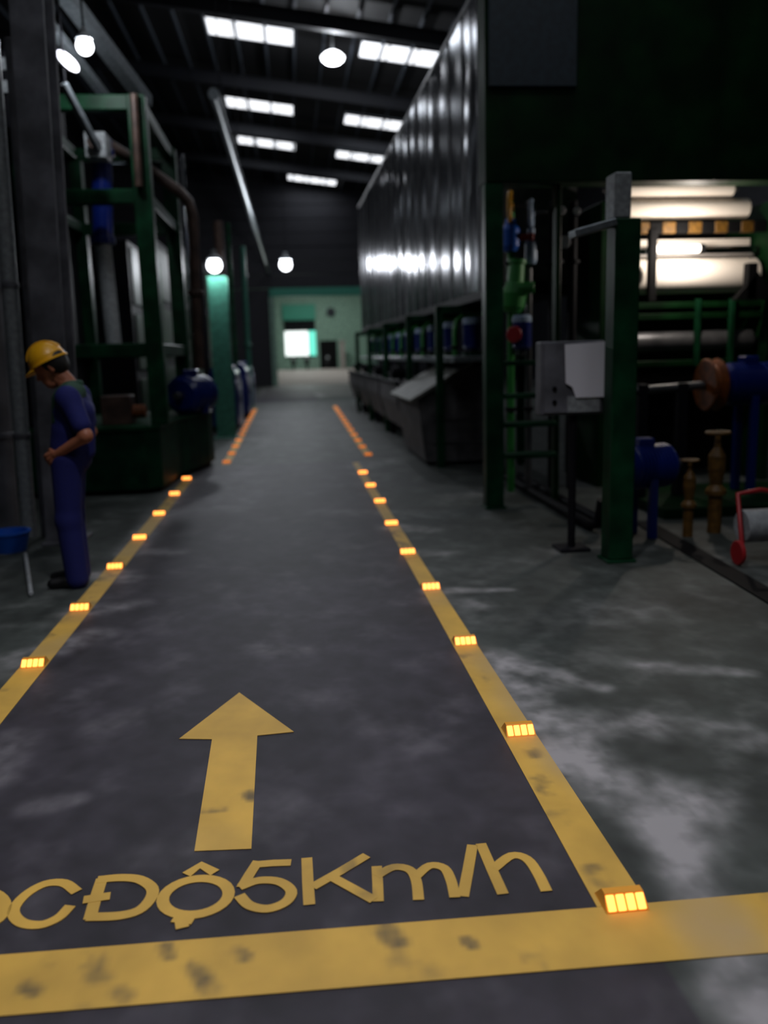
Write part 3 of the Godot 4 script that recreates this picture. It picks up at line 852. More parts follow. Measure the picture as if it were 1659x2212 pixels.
# ---------------------------------------------------------------- the dryer side
func build_dryer() -> void:
	var t := thing("steel_dryer", "long tall stainless steel dryer wall with ribbed panels along the aisle", "dryer", Vector3(2.9, 2.25, -18))
	rng.seed = STEEL_SEED
	var z := -9.6
	var k := 0
	while z > -24.7:
		var w := 0.86
		var za := z
		var zb := z - w + 0.03
		var lean := rng.randf_range(-0.03, 0.03)
		var bulge := rng.randf_range(0.008, 0.035)
		var tip := rng.randf_range(-0.01, 0.01)
		var st := new_st()
		var nz := 10
		var ny := 14
		var P := func(i: int, j: int) -> Vector3:
			var u := float(i) / nz
			var v := float(j) / ny
			var x := 2.3 - bulge * sin(PI * u) * (0.85 + 0.15 * cos(v * 9.0 + k)) - lean * (u - 0.5) + tip * (v - 0.5) + 0.005 * sin(v * 7.0 + k * 1.7)
			return Vector3(x, lerpf(2.28, 5.63, v), lerpf(za, zb, u))
		var N := func(i: int, j: int) -> Vector3:
			var du: Vector3 = P.call(mini(i + 1, nz), j) - P.call(maxi(i - 1, 0), j)
			var dv: Vector3 = P.call(i, mini(j + 1, ny)) - P.call(i, maxi(j - 1, 0))
			var nn := du.cross(dv).normalized()
			return nn if nn.x < 0 else -nn
		for i in nz:
			for j in ny:
				tri(st, P.call(i, j), P.call(i + 1, j), P.call(i + 1, j + 1), N.call(i, j), N.call(i + 1, j), N.call(i + 1, j + 1))
				tri(st, P.call(i, j), P.call(i + 1, j + 1), P.call(i, j + 1), N.call(i, j), N.call(i + 1, j + 1), N.call(i, j + 1))
		bx2(st, Vector3(2.29, 2.28, zb), Vector3(2.34, 5.63, za))
		part(t, "panel", st, M.steel)
		st = new_st()
		cyl(st, Vector3(2.292, 2.25, z - w + 0.015), Vector3(2.292, 5.65, z - w + 0.015), 0.02, 8)
		part(t, "rib", st, M.steel_dull)
		z -= w
		k += 1
	var st2 := new_st()
	bx2(st2, Vector3(2.36, 2.3, z + 0.03), Vector3(3.2, 5.6, -9.6))
	part(t, "casing", st2, M.steel_dull)
	st2 = new_st()
	bx2(st2, Vector3(2.27, 5.63, z), Vector3(3.25, 5.68, -9.55))
	part(t, "top_edge", st2, M.steel_dull)
	st2 = new_st()
	bx2(st2, Vector3(2.26, 2.16, z), Vector3(3.2, 2.27, -9.55))
	part(t, "bottom_edge", st2, M.dark_iron)
	# the green frame that carries it
	for zz in [-11.5, -14.18, -17.3, -20.4, -23.5]:
		for x in [1.98, 3.1]:
			st2 = new_st()
			bx2(st2, Vector3(x - 0.05, 0, zz - 0.05), Vector3(x + 0.05, 2.16, zz + 0.05))
			part(t, "leg", st2, M.green_paint)
		st2 = new_st()
		bx2(st2, Vector3(1.93, 2.06, zz - 0.05), Vector3(3.15, 2.16, zz + 0.05))
		part(t, "cross_beam", st2, M.green_paint)
	t.rotation.y = 0.016
	t.position.x -= 0.11
	var t2 := thing("pump_shelf", "pale steel shelf carrying the row of blue pumps under the dryer", "shelf", Vector3(2.4, 0, -18))
	st2 = new_st()
	bx2(st2, Vector3(2.06, 1.42, -26), Vector3(2.9, 1.5, -10.9))
	part(t2, "shelf_plate", st2, M.galvanised)
	for zz in [-11.1, -14.3, -17.8, -21.4, -25.0]:
		st2 = new_st()
		bx2(st2, Vector3(2.8, 0, zz - 0.04), Vector3(2.88, 1.42, zz + 0.04))
		part(t2, "support", st2, M.dark_iron)
	# pumps
	var names := ["nearest", "second", "third", "fourth", "fifth", "sixth", "seventh", "eighth", "ninth", "tenth"]
	for q in 10:
		var c := Vector3(2.42, 1.79, -11.5 - 1.5 * q)
		var p := thing("pump_motor", "blue upright motor with pale cap on the shelf under the dryer, %s in the row" % names[q], "motor", Vector3(c.x, 1.5, c.z), "blue pumps under the dryer")
		motor(p, c, Vector3.UP, 0.125, 0.42, M.blue_paint, M.pale_cap, 1.5)
		st2 = new_st()
		bx2(st2, Vector3(c.x - 0.12, 1.5, c.z - 0.12), Vector3(c.x + 0.12, 1.54, c.z + 0.12))
		part(p, "base_plate", st2, M.green_paint)
		var pr := thing("riser_pipe", "green pipe with bend rising beside the %s blue pump under the dryer" % names[q], "pipe", Vector3(2.3, 1.5, c.z - 0.6))
		st2 = new_st()
		tube(st2, [Vector3(2.3, 1.5, c.z - 0.6), Vector3(2.3, 1.85, c.z - 0.6), Vector3(2.33, 1.98, c.z - 0.6), Vector3(2.45, 2.08, c.z - 0.6), Vector3(2.9, 2.1, c.z - 0.6)], 0.035, 8)
		part(pr, "pipe", st2, M.valve_green)
		st2 = new_st()
		cyl(st2, Vector3(2.3, 1.6, c.z - 0.6), Vector3(2.3, 1.64, c.z - 0.6), 0.065, 10)
		part(pr, "flange", st2, M.dark_iron)

func build_troughs() -> void:
	# the near wash trough with its sloping lid
	var t := thing("wash_trough", "grey steel wash trough with pale sloping lid, nearest under the dryer", "trough", Vector3(2.2, 0, -12.4))
	var st := new_st()
	slab_front(st, [Vector2(1.8, 0.05), Vector2(2.75, 0.05), Vector2(2.75, 1.42), Vector2(2.42, 1.33), Vector2(1.7, 0.93), Vector2(1.74, 0.55)], -11.7, -14.0)
	part(t, "body", st, M.trough_grey)
	st = new_st()
	var nn := Vector3(-0.42, 0.9, 0).normalized()
	bx(st, Vector3(2.02, 1.15, -12.82), Vector3(1.0, 0.05, 2.4), Basis(Vector3(0, 0, 1), 0.52))
	part(t, "lid", st, M.lid_grey)
	st = new_st()
	bx2(st, Vector3(1.84, 0.0, -13.9), Vector3(2.7, 0.06, -11.8))
	part(t, "plinth", st, M.black)
	for r in [0.30, 0.62]:
		st = new_st()
		bx2(st, Vector3(1.9, r, -11.71), Vector3(2.7, r + 0.03, -11.685))
		part(t, "rib", st, M.steel_dull)
	var names := ["second", "third", "fourth", "fifth"]
	for k in 4:
		var z := -14.35 - 3.1 * k
		var p := thing("wash_trough", "dark grey wash trough under the dryer, %s from the viewer" % names[k], "trough", Vector3(2.2, 0, z - 1.4), "troughs beyond the lidded one")
		st = new_st()
		slab_front(st, [Vector2(1.86, 0.28), Vector2(2.75, 0.28), Vector2(2.75, 1.05), Vector2(1.72, 1.05), Vector2(1.72, 0.75)], z, z - 2.8)
		part(p, "body", st, M.trough_grey)
		st = new_st()
		bx2(st, Vector3(1.69, 1.04, z - 2.8), Vector3(1.78, 1.1, z))
		part(p, "rim", st, M.dark_iron)
		for e in [0.25, 2.55]:
			for x in [1.95, 2.65]:
				st = new_st()
				bx2(st, Vector3(x - 0.05, 0, z - e - 0.05), Vector3(x + 0.05, 0.28, z - e + 0.05))
				part(p, "leg", st, M.dark_iron)
		var wv := Vector3(1.92, 1.22, z - 0.9)
		var m := thing("drive_motor", "dark motor lying on the rim of the %s trough under the dryer" % names[k], "motor", Vector3(wv.x, 1.05, wv.z))
		motor(m, wv, Vector3(1, 0, 0), 0.11, 0.34, M.dark_iron, M.dark_iron, 1.05)

func slab_front(st: SurfaceTool, prof: Array, z0: float, z1: float) -> void:
	var poly := PackedVector2Array(prof)
	var idx := Geometry2D.triangulate_polygon(poly)
	for e in [[z0, Vector3(0, 0, signf(z0 - z1))], [z1, Vector3(0, 0, signf(z1 - z0))]]:
		for i in range(0, idx.size(), 3):
			var p := []
			for k in 3:
				var q := poly[idx[i + k]]
				p.append(Vector3(q.x, q.y, e[0]))
			tri(st, p[0], p[1], p[2], e[1], e[1], e[1])
	var mid := Vector2.ZERO
	for q in poly:
		mid += q / poly.size()
	for i in poly.size():
		var a := poly[i]
		var b := poly[(i + 1) % poly.size()]
		quad_auto(st, Vector3(a.x, a.y, z0), Vector3(a.x, a.y, z1), Vector3(b.x, b.y, z1), Vector3(b.x, b.y, z0), Vector3(mid.x, mid.y, (z0 + z1) / 2))

func build_right_machine() -> void:
	# green housing overhead
	var t := thing("machine_housing", "huge dark green machine housing overhead, its top out of view", "machine", Vector3(5.0, 3.1, -9.6))
	var st := new_st()
	bx2(st, Vector3(1.87, 3.1, -8.5), Vector3(8.5, 6.6, -8.2))
	part(t, "body", st, M.dark_green)
	st = new_st()
	bx2(st, Vector3(1.9, 3.92, -8.21), Vector3(2.72, 6.2, -8.16))
	part(t, "access_panel", st, M.blue_grey_panel, "blue-grey flat panel")
	for x in [4.1, 6.3]:
		st = new_st()
		bx2(st, Vector3(x - 0.015, 3.1, -8.21), Vector3(x + 0.015, 6.6, -8.185))
		part(t, "seam_strip", st, M.dark_green)
	# green posts
	for spec in [[1.955, -8.3, 3.1, 0.088, "tall dark green post carrying the left end of the green housing", "green_post"], [2.33, -5.95, 2.42, 0.09, "green post standing behind the control box with the white sheet", "green_post"]]:
		t = thing(spec[5], spec[4], "post", Vector3(spec[0], 0, spec[1]))
		st = new_st()
		bx2(st, Vector3(spec[0] - spec[3], 0.02, spec[1] - spec[3]), Vector3(spec[0] + spec[3], spec[2], spec[1] + spec[3]))
		part(t, "shaft", st, M.green_paint)
		st = new_st()
		bx2(st, Vector3(spec[0] - spec[3] - 0.02, 0, spec[1] - spec[3] - 0.02), Vector3(spec[0] + spec[3] + 0.02, 0.02, spec[1] + spec[3] + 0.02))
		part(t, "foot_plate", st, M.green_paint)
	t = thing("junction_box", "pale grey upright box fixed on top of the green post by the cloth rollers", "box", Vector3(2.3, 2.42, -5.95))
	st = new_st()
	bx2(st, Vector3(2.23, 2.42, -6.05), Vector3(2.35, 2.72, -5.87))
	part(t, "body", st, M.light_grey)
	st = new_st()
	bx(st, Vector3(2.1, 2.36, -5.93), Vector3(0.3, 0.05, 0.16), Basis(Vector3(0, 0, 1), 0.25))
	part(t, "bracket", st, M.galvanised)
	st = new_st()
	cyl(st, Vector3(2.4, 2.6, -5.98), Vector3(3.5, 2.6, -5.98), 0.02, 8)
	# ladder
	t = thing("step_ladder", "green steel steps fixed to the tall green post", "ladder", Vector3(2.3, 0, -8.35))
	for y in [0.52, 0.83, 1.11, 1.43]:
		st = new_st()
		bx2(st, Vector3(2.045, y - 0.022, -8.42), Vector3(2.58, y + 0.022, -8.2))
		part(t, "rung", st, M.green_paint)
	st = new_st()
	bx2(st, Vector3(2.58, 0, -8.42), Vector3(2.63, 3.1, -8.3))
	part(t, "stile", st, M.dark_green)
	# control box on its stand and the sheet
	t = thing("control_box", "grey control box on a thin stand in front of the green steps", "control box", Vector3(2.1, 0, -6.3))
	st = new_st()
	bx2(st, Vector3(1.85, 1.06, -6.45), Vector3(2.34, 1.61, -6.3))
	part(t, "body", st, M.grey_paint)
	st = new_st()
	bx2(st, Vector3(1.87, 1.08, -6.3), Vector3(2.32, 1.59, -6.285))
	var box_door := part(t, "door", st, M.grey_paint)
	for y in [1.16, 1.26]:
		st = new_st()
		cyl(st, Vector3(1.95, y, -6.29), Vector3(1.95, y, -6.27), 0.018, 10)
		part(box_door, "knob", st, M.black)
	st = new_st()
	bx2(st, Vector3(2.05, 1.08, -6.287), Vector3(2.3, 1.2, -6.275))
	part(box_door, "name_plate", st, M.light_grey)
	st = new_st()
	cyl(st, Vector3(2.12, 0.02, -6.36), Vector3(2.12, 1.06, -6.36), 0.03, 10)
	part(t, "stand_pole", st, M.dark_iron)
	st = new_st()
	bx2(st, Vector3(2.0, 0, -6.48), Vector3(2.24, 0.025, -6.24))
	part(t, "stand_foot", st, M.dark_iron)
	t = thing("paper_sheet", "blank white sheet hung on the front of the control box", "sheet", Vector3(2.19, 1.19, -6.26))
	st = new_st()
	var sh := [Vector2(2.02, 1.585), Vector2(2.35, 1.6), Vector2(2.36, 1.26), Vector2(2.33, 1.19), Vector2(2.11, 1.19), Vector2(2.08, 1.27), Vector2(2.03, 1.3)]
	slab_front(st, sh, -6.262, -6.268)
	part(t, "sheet", st, M.paper)

	# cloth machine with its rollers
	t = thing("roller_machine", "dark green roller frame holding the cloth rolls under the green housing", "machine", Vector3(4.4, 0, -9.6))
	for x in [3.42, 5.36]:
		st = new_st()
		bx2(st, Vector3(x - 0.05, 0, -10.3), Vector3(x + 0.05, 3.1, -9.25))
		part(t, "side_plate", st, M.dark_green)
	st = new_st()
	bx2(st, Vector3(3.4, 0, -10.5), Vector3(5.4, 3.1, -10.42))
	part(t, "back_plate", st, M.black)
	for y in [2.0, 1.88, 1.36]:
		st = new_st()
		bx2(st, Vector3(3.47, y - 0.035, -9.5), Vector3(5.31, y + 0.035, -9.38))
		part(t, "cross_bar", st, M.dark_green)
	for x in [3.62, 4.55, 4.95]:
		st = new_st()
		bx2(st, Vector3(x - 0.03, 1.32, -9.4), Vector3(x + 0.03, 2.06, -9.34))
		part(t, "upright", st, M.green_paint)
	st = new_st()
	bx2(st, Vector3(3.88, 2.03, -9.24), Vector3(3.97, 2.8, -9.16))
	part(t, "upright", st, M.black)
	st = new_st()
	bx2(st, Vector3(4.98, 2.03, -9.22), Vector3(5.1, 2.42, -9.12))
	part(t, "bearing_block", st, M.black)
	st = new_st()
	slab_front(st, [Vector2(4.85, 2.03), Vector2(5.35, 2.03), Vector2(5.1, 2.32), Vector2(5.0, 2.2)], -9.12, -9.22)
	part(t, "bearing_bracket", st, M.black)
	for spec in [[3.25, 0.075, 3.47, 5.02, "cloth", "thin pale cloth roll, topmost under the green housing"], [3.045, 0.105, 3.47, 5.2, "cloth", "pale cloth roll second from the top under the green housing"], [2.32, 0.19, 3.47, 5.31, "cloth", "thick brightly lit cream cloth roll under the tube lamp"], [1.6, 0.12, 3.47, 5.31, "steel_dull", "dull grey roller low in the roller frame"], [2.585, 0.06, 3.47, 5.31, "chrome", "shiny chrome guide roller just above the bright cloth roll"]]:
		var y: float = spec[0]
		var r: float = spec[1]
		var p := thing("cloth_roll" if spec[4] == "cloth" else "guide_roller", spec[5], "roller", Vector3(4.4, y - r, -9.5))
		st = new_st()
		cyl(st, Vector3(spec[2] + 0.06, y, -9.5), Vector3(spec[3] - 0.06, y, -9.5), r, 28)
		part(p, "roll", st, M[spec[4]])
		st = new_st()
		cyl(st, Vector3(spec[2], y, -9.5), Vector3(spec[3], y, -9.5), r * 0.35, 10)
		part(p, "axle", st, M.steel_dull)
	t = thing("cloth_web", "pale cloth stretched flat behind the chrome guide roller", "cloth", Vector3(4.5, 2.5, -9.6))
	st = new_st()
	bx2(st, Vector3(3.6, 2.5, -9.66), Vector3(5.28, 2.74, -9.65))
	part(t, "web", st, M.cloth)
	t = thing("hazard_bar", "bar with yellow and black blocks between the cloth rolls", "bar", Vector3(4.4, 2.75, -9.35))
	for k in 12:
		st = new_st()
		bx2(st, Vector3(3.5 + k * 0.15, 2.77, -9.4), Vector3(3.5 + (k + 1) * 0.15, 2.89, -9.34))
		part(t, "block", st, M.dull_yellow if k % 2 == 0 else M.black)
	t = thing("tube_lamp", "short lit tube lamp in front of the chrome roller", "lamp", Vector3(4.25, 2.59, -9.33))
	st = new_st()
	cyl(st, Vector3(4.0, 2.6, -9.33), Vector3(4.52, 2.6, -9.33), 0.045, 14)
	part(t, "tube_light", st, M.tube_light)
	for x in [3.97, 4.55]:
		st = new_st()
		cyl(st, Vector3(x - 0.03, 2.6, -9.33), Vector3(x + 0.03, 2.6, -9.33), 0.05, 14)
		part(t, "end_cap", st, M.black)
	omni("tube_glow_light", Vector3(4.26, 2.62, -8.95), 1.0, Color(1.0, 0.95, 0.9), 0.05)

	# drives in front of the roller frame
	t = thing("drive_motor", "round blue motor low by the floor, shiny on top", "motor", Vector3(2.86, 0, -6.7))
	motor(t, Vector3(2.84, 0.585, -6.7), Vector3(-1, 0.0, 0.25), 0.185, 0.5, M.blue_paint, M.blue_paint, 0.0)
	t = thing("valve", "yellow upright valve between the round blue motor and the red trolley", "valve", Vector3(3.47, 0, -6.7))
	valve_body(t, Vector3(3.47, 0.0, -6.7), 0.9, 0.07, M.dull_yellow)
	t = thing("valve", "short yellow valve right beside the round blue motor", "valve", Vector3(3.19, 0, -6.6))
	valve_body(t, Vector3(3.19, 0.0, -6.6), 0.68, 0.05, M.dull_yellow)
	t = thing("drive_motor", "blue motor with orange pulley beside the shaft of the roller frame", "motor", Vector3(4.35, 0.0, -8.0))
	motor(t, Vector3(4.42, 1.17, -8.0), Vector3(1, 0, 0), 0.21, 0.5, M.blue_paint, M.blue_paint, 0.1)
	st = new_st()
	lathe(st, Vector3(3.98, 1.17, -8.0), Vector3(1, 0, 0), [Vector2(0, 0), Vector2(0.24, 0), Vector2(0.255, 0.015), Vector2(0.2, 0.05), Vector2(0.2, 0.08), Vector2(0.255, 0.12), Vector2(0.24, 0.14), Vector2(0, 0.14)], 28)
	part(t, "pulley", st, M.orange_paint, "orange pulley wheel")
	t = thing("drive_shaft", "horizontal steel shaft running to the orange pulley", "shaft", Vector3(3.6, 1.1, -8.0))
	st = new_st()
	cyl(st, Vector3(3.1, 1.13, -8.0), Vector3(3.98, 1.17, -8.0), 0.04, 12)
	part(t, "rod", st, M.steel_dull)
	for x in [3.35, 3.75]:
		st = new_st()
		bx2(st, Vector3(x - 0.05, 0.1, -8.06), Vector3(x + 0.05, 1.2, -7.94))
		part(t, "bearing_stand", st, M.dark_iron)
	# pipes on the floor
	for k in 2:
		t = thing("floor_pipe", ["dark pipe lying on the floor at the foot of the green post", "second dark pipe on the floor next to the control box stand"][k], "pipe", Vector3(2.5 + 0.16 * k, 0, -8.5))
		st = new_st()
		tube(st, [Vector3(2.52 + 0.16 * k, 0.05, -10.0), Vector3(2.5 + 0.16 * k, 0.05, -7.0 + 0.1 * k), Vector3(2.52 + 0.16 * k, 0.09, -6.85), Vector3(2.53 + 0.16 * k, 0.3, -6.8)], 0.045, 10)
		part(t, "pipe", st, M.dark_iron)
	t = thing("drain_channel", "dark iron drain channel along the floor at the machine foot", "drain", Vector3(3.0, 0, -5))
	st = new_st()
	slab(st, PackedVector2Array([Vector2(2.98, -7.2), Vector2(3.14, -7.2), Vector2(2.86, -3.4), Vector2(2.70, -3.4)]), 0, 0.012)
	part(t, "cover", st, M.black)
	# machine plinth
	t = thing("machine_plinth", "low dark green plinth under the blue motors", "plinth", Vector3(4.0, 0, -8))
	st = new_st()
	bx2(st, Vector3(3.3, 0, -8.6), Vector3(5.4, 0.1, -7.3))
	part(t, "block", st, M.dark_green)
	# red trolley
	t = thing("hose_trolley", "small red wheeled trolley with pale drum by the drain channel", "trolley", Vector3(3.25, 0, -5.7))
	st = new_st()
	tube(st, [Vector3(3.12, 0.1, -5.6), Vector3(3.12, 0.5, -5.7), Vector3(3.3, 0.52, -5.72), Vector3(3.42, 0.5, -5.7), Vector3(3.42, 0.1, -5.6)], 0.018, 8)
	part(t, "frame", st, M.red_paint)
	st = new_st()
	cyl(st, Vector3(3.17, 0.26, -5.72), Vector3(3.38, 0.26, -5.72), 0.12, 18)
	part(t, "drum", st, M.light_grey)
	for x in [3.1, 3.44]:
		st = new_st()
		cyl(st, Vector3(x - 0.015, 0.09, -5.62), Vector3(x + 0.015, 0.09, -5.62), 0.09, 16)
		part(t, "wheel", st, M.red_paint)

func valve_body(t: Node3D, c: Vector3, h: float, r: float, m: Material) -> void:
	var st := new_st()
	lathe(st, c, Vector3.UP, [Vector2(0, 0), Vector2(r * 0.8, 0), Vector2(r * 0.8, h * 0.35), Vector2(r * 1.2, h * 0.36), Vector2(r * 1.2, h * 0.4), Vector2(r * 0.7, h * 0.45), Vector2(r, h * 0.6), Vector2(r, h * 0.72), Vector2(r * 0.4, h * 0.8), Vector2(r * 0.3, h * 0.92), Vector2(0, h * 0.92)], 16)
	part(t, "body", st, m)
	st = new_st()
	torus(st, c + Vector3(0, h * 0.93, 0), Vector3.UP, r * 1.3, r * 0.2, 18, 8)
	part(t, "wheel", st, m)
	st = new_st()
	cyl(st, c + Vector3(-r * 1.3, h * 0.93, 0), c + Vector3(r * 1.3, h * 0.93, 0), r * 0.15, 6)
	part(t, "spoke", st, m)

func build_valves() -> void:
	hand_wheel("yellow hand wheel hanging just under the green housing", Vector3(2.335, 3.02, -9.1), Vector3(1, 0, 0.35), 0.145, M.yellow_paint)
	hand_wheel("pale hand wheel to the right of the yellow one", Vector3(2.56, 2.96, -9.1), Vector3(1, 0, 0.4), 0.125, M.pale_cap)
	var t := thing("valve_actuator", "bright blue valve body below the yellow hand wheel", "valve", Vector3(2.35, 2.6, -9.15))
	var st := new_st()
	lathe(st, Vector3(2.35, 2.58, -9.15), Vector3.UP, [Vector2(0, 0), Vector2(0.07, 0), Vector2(0.095, 0.05), Vector2(0.095, 0.22), Vector2(0.06, 0.28), Vector2(0.05, 0.33), Vector2(0, 0.34)], 18)
	part(t, "body", st, M.blue_bright)
	st = new_st()
	cyl(st, Vector3(2.42, 2.72, -9.12), Vector3(2.58, 2.72, -9.08), 0.035, 10)
	part(t, "outlet", st, M.red_paint)
	t = thing("valve_actuator", "pale upright valve body below the pale hand wheel", "valve", Vector3(2.57, 2.5, -9.15))
	st = new_st()
	lathe(st, Vector3(2.57, 2.45, -9.15), Vector3.UP, [Vector2(0, 0), Vector2(0.05, 0), Vector2(0.065, 0.04), Vector2(0.065, 0.2), Vector2(0.04, 0.26), Vector2(0.04, 0.36), Vector2(0, 0.37)], 16)
	part(t, "body", st, M.pale_cap)
	t = thing("valve_block", "bright green valve housing under the blue valve body", "valve", Vector3(2.4, 1.97, -9.15))
	st = new_st()
	lathe(st, Vector3(2.37, 1.95, -9.15), Vector3(0.1, 1, 0), [Vector2(0, 0), Vector2(0.08, 0), Vector2(0.12, 0.06), Vector2(0.13, 0.2), Vector2(0.09, 0.32), Vector2(0.08, 0.5), Vector2(0.1, 0.51), Vector2(0.1, 0.55), Vector2(0, 0.56)], 18)
	part(t, "body", st, M.valve_green)
	st = new_st()
	cyl(st, Vector3(2.4, 2.2, -9.1), Vector3(2.58, 2.2, -9.05), 0.06, 12)
	part(t, "side_port", st, M.valve_green)
	t = thing("pump_motor", "blue motor with red flange and pale cap behind the green steps", "motor", Vector3(2.46, 1.5, -9.1))
	motor(t, Vector3(2.46, 1.74, -9.1), Vector3.UP, 0.105, 0.36, M.blue_paint, M.pale_cap, 1.5)
	st = new_st()
	cyl(st, Vector3(2.36, 1.72, -9.02), Vector3(2.34, 1.72, -9.0), 0.09, 14)
	part(t, "flange", st, M.red_paint)
	for spec in [[2.37, 0.04, "green upright pipe through the valves behind the steps", "valve_green", 3.1], [2.57, 0.035, "dull steel upright pipe through the pale valve", "steel_dull", 3.1], [2.85, 0.06, "dark upright pipe under the green housing", "dark_iron", 3.1], [3.05, 0.045, "dark upright pipe furthest from the hand wheels", "dark_iron", 3.1]]:
		t = thing("riser_pipe", spec[2], "pipe", Vector3(spec[0], 0, -9.2))
		st = new_st()
		cyl(st, Vector3(spec[0], 0, -9.22), Vector3(spec[0], spec[4], -9.22), spec[1], 12)
		part(t, "pipe", st, M[spec[3]])
		for y in [0.9, 2.45]:
			st = new_st()
			cyl(st, Vector3(spec[0], y, -9.22), Vector3(spec[0], y + 0.04, -9.22), spec[1] * 1.7, 12)
			part(t, "flange", st, M.dark_iron)
	for spec in [[2.9, 2.98, 0.05, "left of the two small pale dials under the green housing"], [3.06, 2.97, 0.045, "right of the two small pale dials under the green housing"], [2.93, 2.66, 0.075, "bright oval dial below the two small dials"]]:
		t = thing("pressure_dial", spec[3], "dial", Vector3(spec[0], spec[1], -9.05))
		st = new_st()
		cyl(st, Vector3(spec[0], spec[1], -9.15), Vector3(spec[0] - 0.02, spec[1], -9.08), spec[2], 18)
		part(t, "case", st, M.dark_iron)
		st = new_st()
		cyl(st, Vector3(spec[0] - 0.02, spec[1], -9.08), Vector3(spec[0] - 0.022, spec[1], -9.072), spec[2] * 0.85, 18)
		part(t, "face", st, M.paper)

# ---------------------------------------------------------------- the other side
func build_left() -> void:
	var t := thing("building_column", "wide grey building column rising behind the worker", "column", Vector3(-1.97, 0, -7.5))
	var st := new_st()
	var b := Basis(Vector3(0, 0, 1), -0.03)
	bx(st, Vector3(-1.955, 3.5, -7.5), Vector3(0.26, 7.2, 0.04), b)
	bx(st, Vector3(-1.955, 3.5, -7.66), Vector3(0.03, 7.2, 0.3), b)
	bx(st, Vector3(-1.955, 3.5, -7.82), Vector3(0.26, 7.2, 0.04), b)
	part(t, "shaft", st, M.grey_paint)
	st = new_st()
	bx2(st, Vector3(-2.22, 0, -7.85), Vector3(-1.88, 0.03, -7.45))
	part(t, "base_plate", st, M.grey_paint)
	for spec in [[-2.45, -7.9, 0.065, -0.03, "pale vertical pipe at the photo's left edge", "light_grey"], [-2.31, -7.9, 0.035, -0.03, "thin grey vertical pipe between the pale pipe and the grey column", "grey_paint"], [-2.72, -8.05, 0.14, -0.03, "broad dull grey duct at the photo's left edge behind the pale pipe", "grey_paint"]]:
		t = thing("vertical_pipe", spec[4], "pipe", Vector3(spec[0], 0, spec[1]))
		st = new_st()
		cyl(st, Vector3(spec[0], 0, spec[1]), Vector3(spec[0] + spec[3] * -3.6, 4.2, spec[1]), spec[2], 14)
		part(t, "pipe", st, M[spec[5]])
		for y in [0.9, 2.2]:
			st = new_st()
			cyl(st, Vector3(spec[0] - spec[3] * 0.86 * y, y, spec[1]), Vector3(spec[0] - spec[3] * 0.86 * y, y + 0.05, spec[1]), spec[2] * 1.15, 14)
			part(t, "band", st, M.grey_paint)

	# green press frame
	t = thing("press_frame", "tall dark green machine frame standing beyond the grey column", "machine", Vector3(-2.2, 0, -11))
	for spec in [[-1.6, -10.5], [-2.9, -10.5], [-1.6, -13.0], [-2.9, -13.0]]:
		st = new_st()
		bx2(st, Vector3(spec[0] - 0.1, 0.8, spec[1] - 0.1), Vector3(spec[0] + 0.1, 4.48, spec[1] + 0.1))
		part(t, "post", st, M.green_paint)
	for y in [1.68, 3.40, 4.4]:
		for z in [-10.5, -13.0]:
			st = new_st()
			bx2(st, Vector3(-2.9, y - 0.08, z - 0.08), Vector3(-1.6, y + 0.08, z + 0.08))
			part(t, "cross_beam", st, M.green_paint)
		for x in [-1.6, -2.9]:
			st = new_st()
			bx2(st, Vector3(x - 0.07, y - 0.07, -13.0), Vector3(x + 0.07, y + 0.07, -10.5))
			part(t, "side_beam", st, M.green_paint)
	st = new_st()
	bx2(st, Vector3(-3.3, 0.8, -12.9), Vector3(-2.95, 5.0, -10.6))
	part(t, "rear_plate", st, M.dark_iron)
	st = new_st()
	cyl(st, Vector3(-1.62, 3.48, -10.345), Vector3(-1.6, 4.46, -10.345), 0.045, 12)
	part(t, "corner_pipe", st, M.brown_pipe)
	t = thing("green_vat", "low wide green vat block with its corner at the lane line", "vat", Vector3(-2.0, 0, -11.5))
	st = new_st()
	var poly := PackedVector2Array([Vector2(-1.6, -10.35), Vector2(-1.53, -11.5), Vector2(-1.25, -12.6), Vector2(-1.22, -13.0), Vector2(-3.3, -13.3), Vector2(-3.3, -10.2), Vector2(-1.75, -10.2)])
	slab(st, poly, 0.06, 0.76)
	part(t, "block", st, M.base_green)
	st = new_st()
	slab(st, PackedVector2Array([Vector2(-1.58, -10.33), Vector2(-1.51, -11.5), Vector2(-1.23, -12.58), Vector2(-1.2, -13.02), Vector2(-3.3, -13.3), Vector2(-3.3, -10.17), Vector2(-1.76, -10.17)]), 0.76, 0.8)
	part(t, "rim", st, M.green_paint)
	st = new_st()
	slab(st, PackedVector2Array([Vector2(-1.64, -10.4), Vector2(-1.57, -11.5), Vector2(-1.29, -12.6), Vector2(-1.27, -12.9), Vector2(-3.3, -13.2), Vector2(-3.3, -10.3), Vector2(-1.8, -10.3)]), 0.0, 0.06)
	part(t, "plinth", st, M.black)

	t = thing("hydraulic_cylinder", "blue upright cylinder with pale rod inside the green machine frame", "cylinder", Vector3(-2.17, 1.76, -11))
	st = new_st()
	cyl(st, Vector3(-2.2, 2.95, -11), Vector3(-2.12, 4.15, -11), 0.12, 18)
	part(t, "barrel", st, M.blue_paint)
	for y in [2.95, 3.95]:
		st = new_st()
		cyl(st, Vector3(-2.2 + (y - 2.95) * 0.066, y, -11), Vector3(-2.2 + (y - 2.95) * 0.066, y + 0.08, -11), 0.15, 18)
		part(t, "collar", st, M.blue_paint)
	st = new_st()
	cyl(st, Vector3(-2.17, 1.76, -11), Vector3(-2.2, 2.95, -11), 0.095, 16)
	part(t, "rod", st, M.light_grey)
	t = thing("gear_case", "small dark rusty gear case on the low green vat", "gear case", Vector3(-2.0, 0.8, -10.7))
	st = new_st()
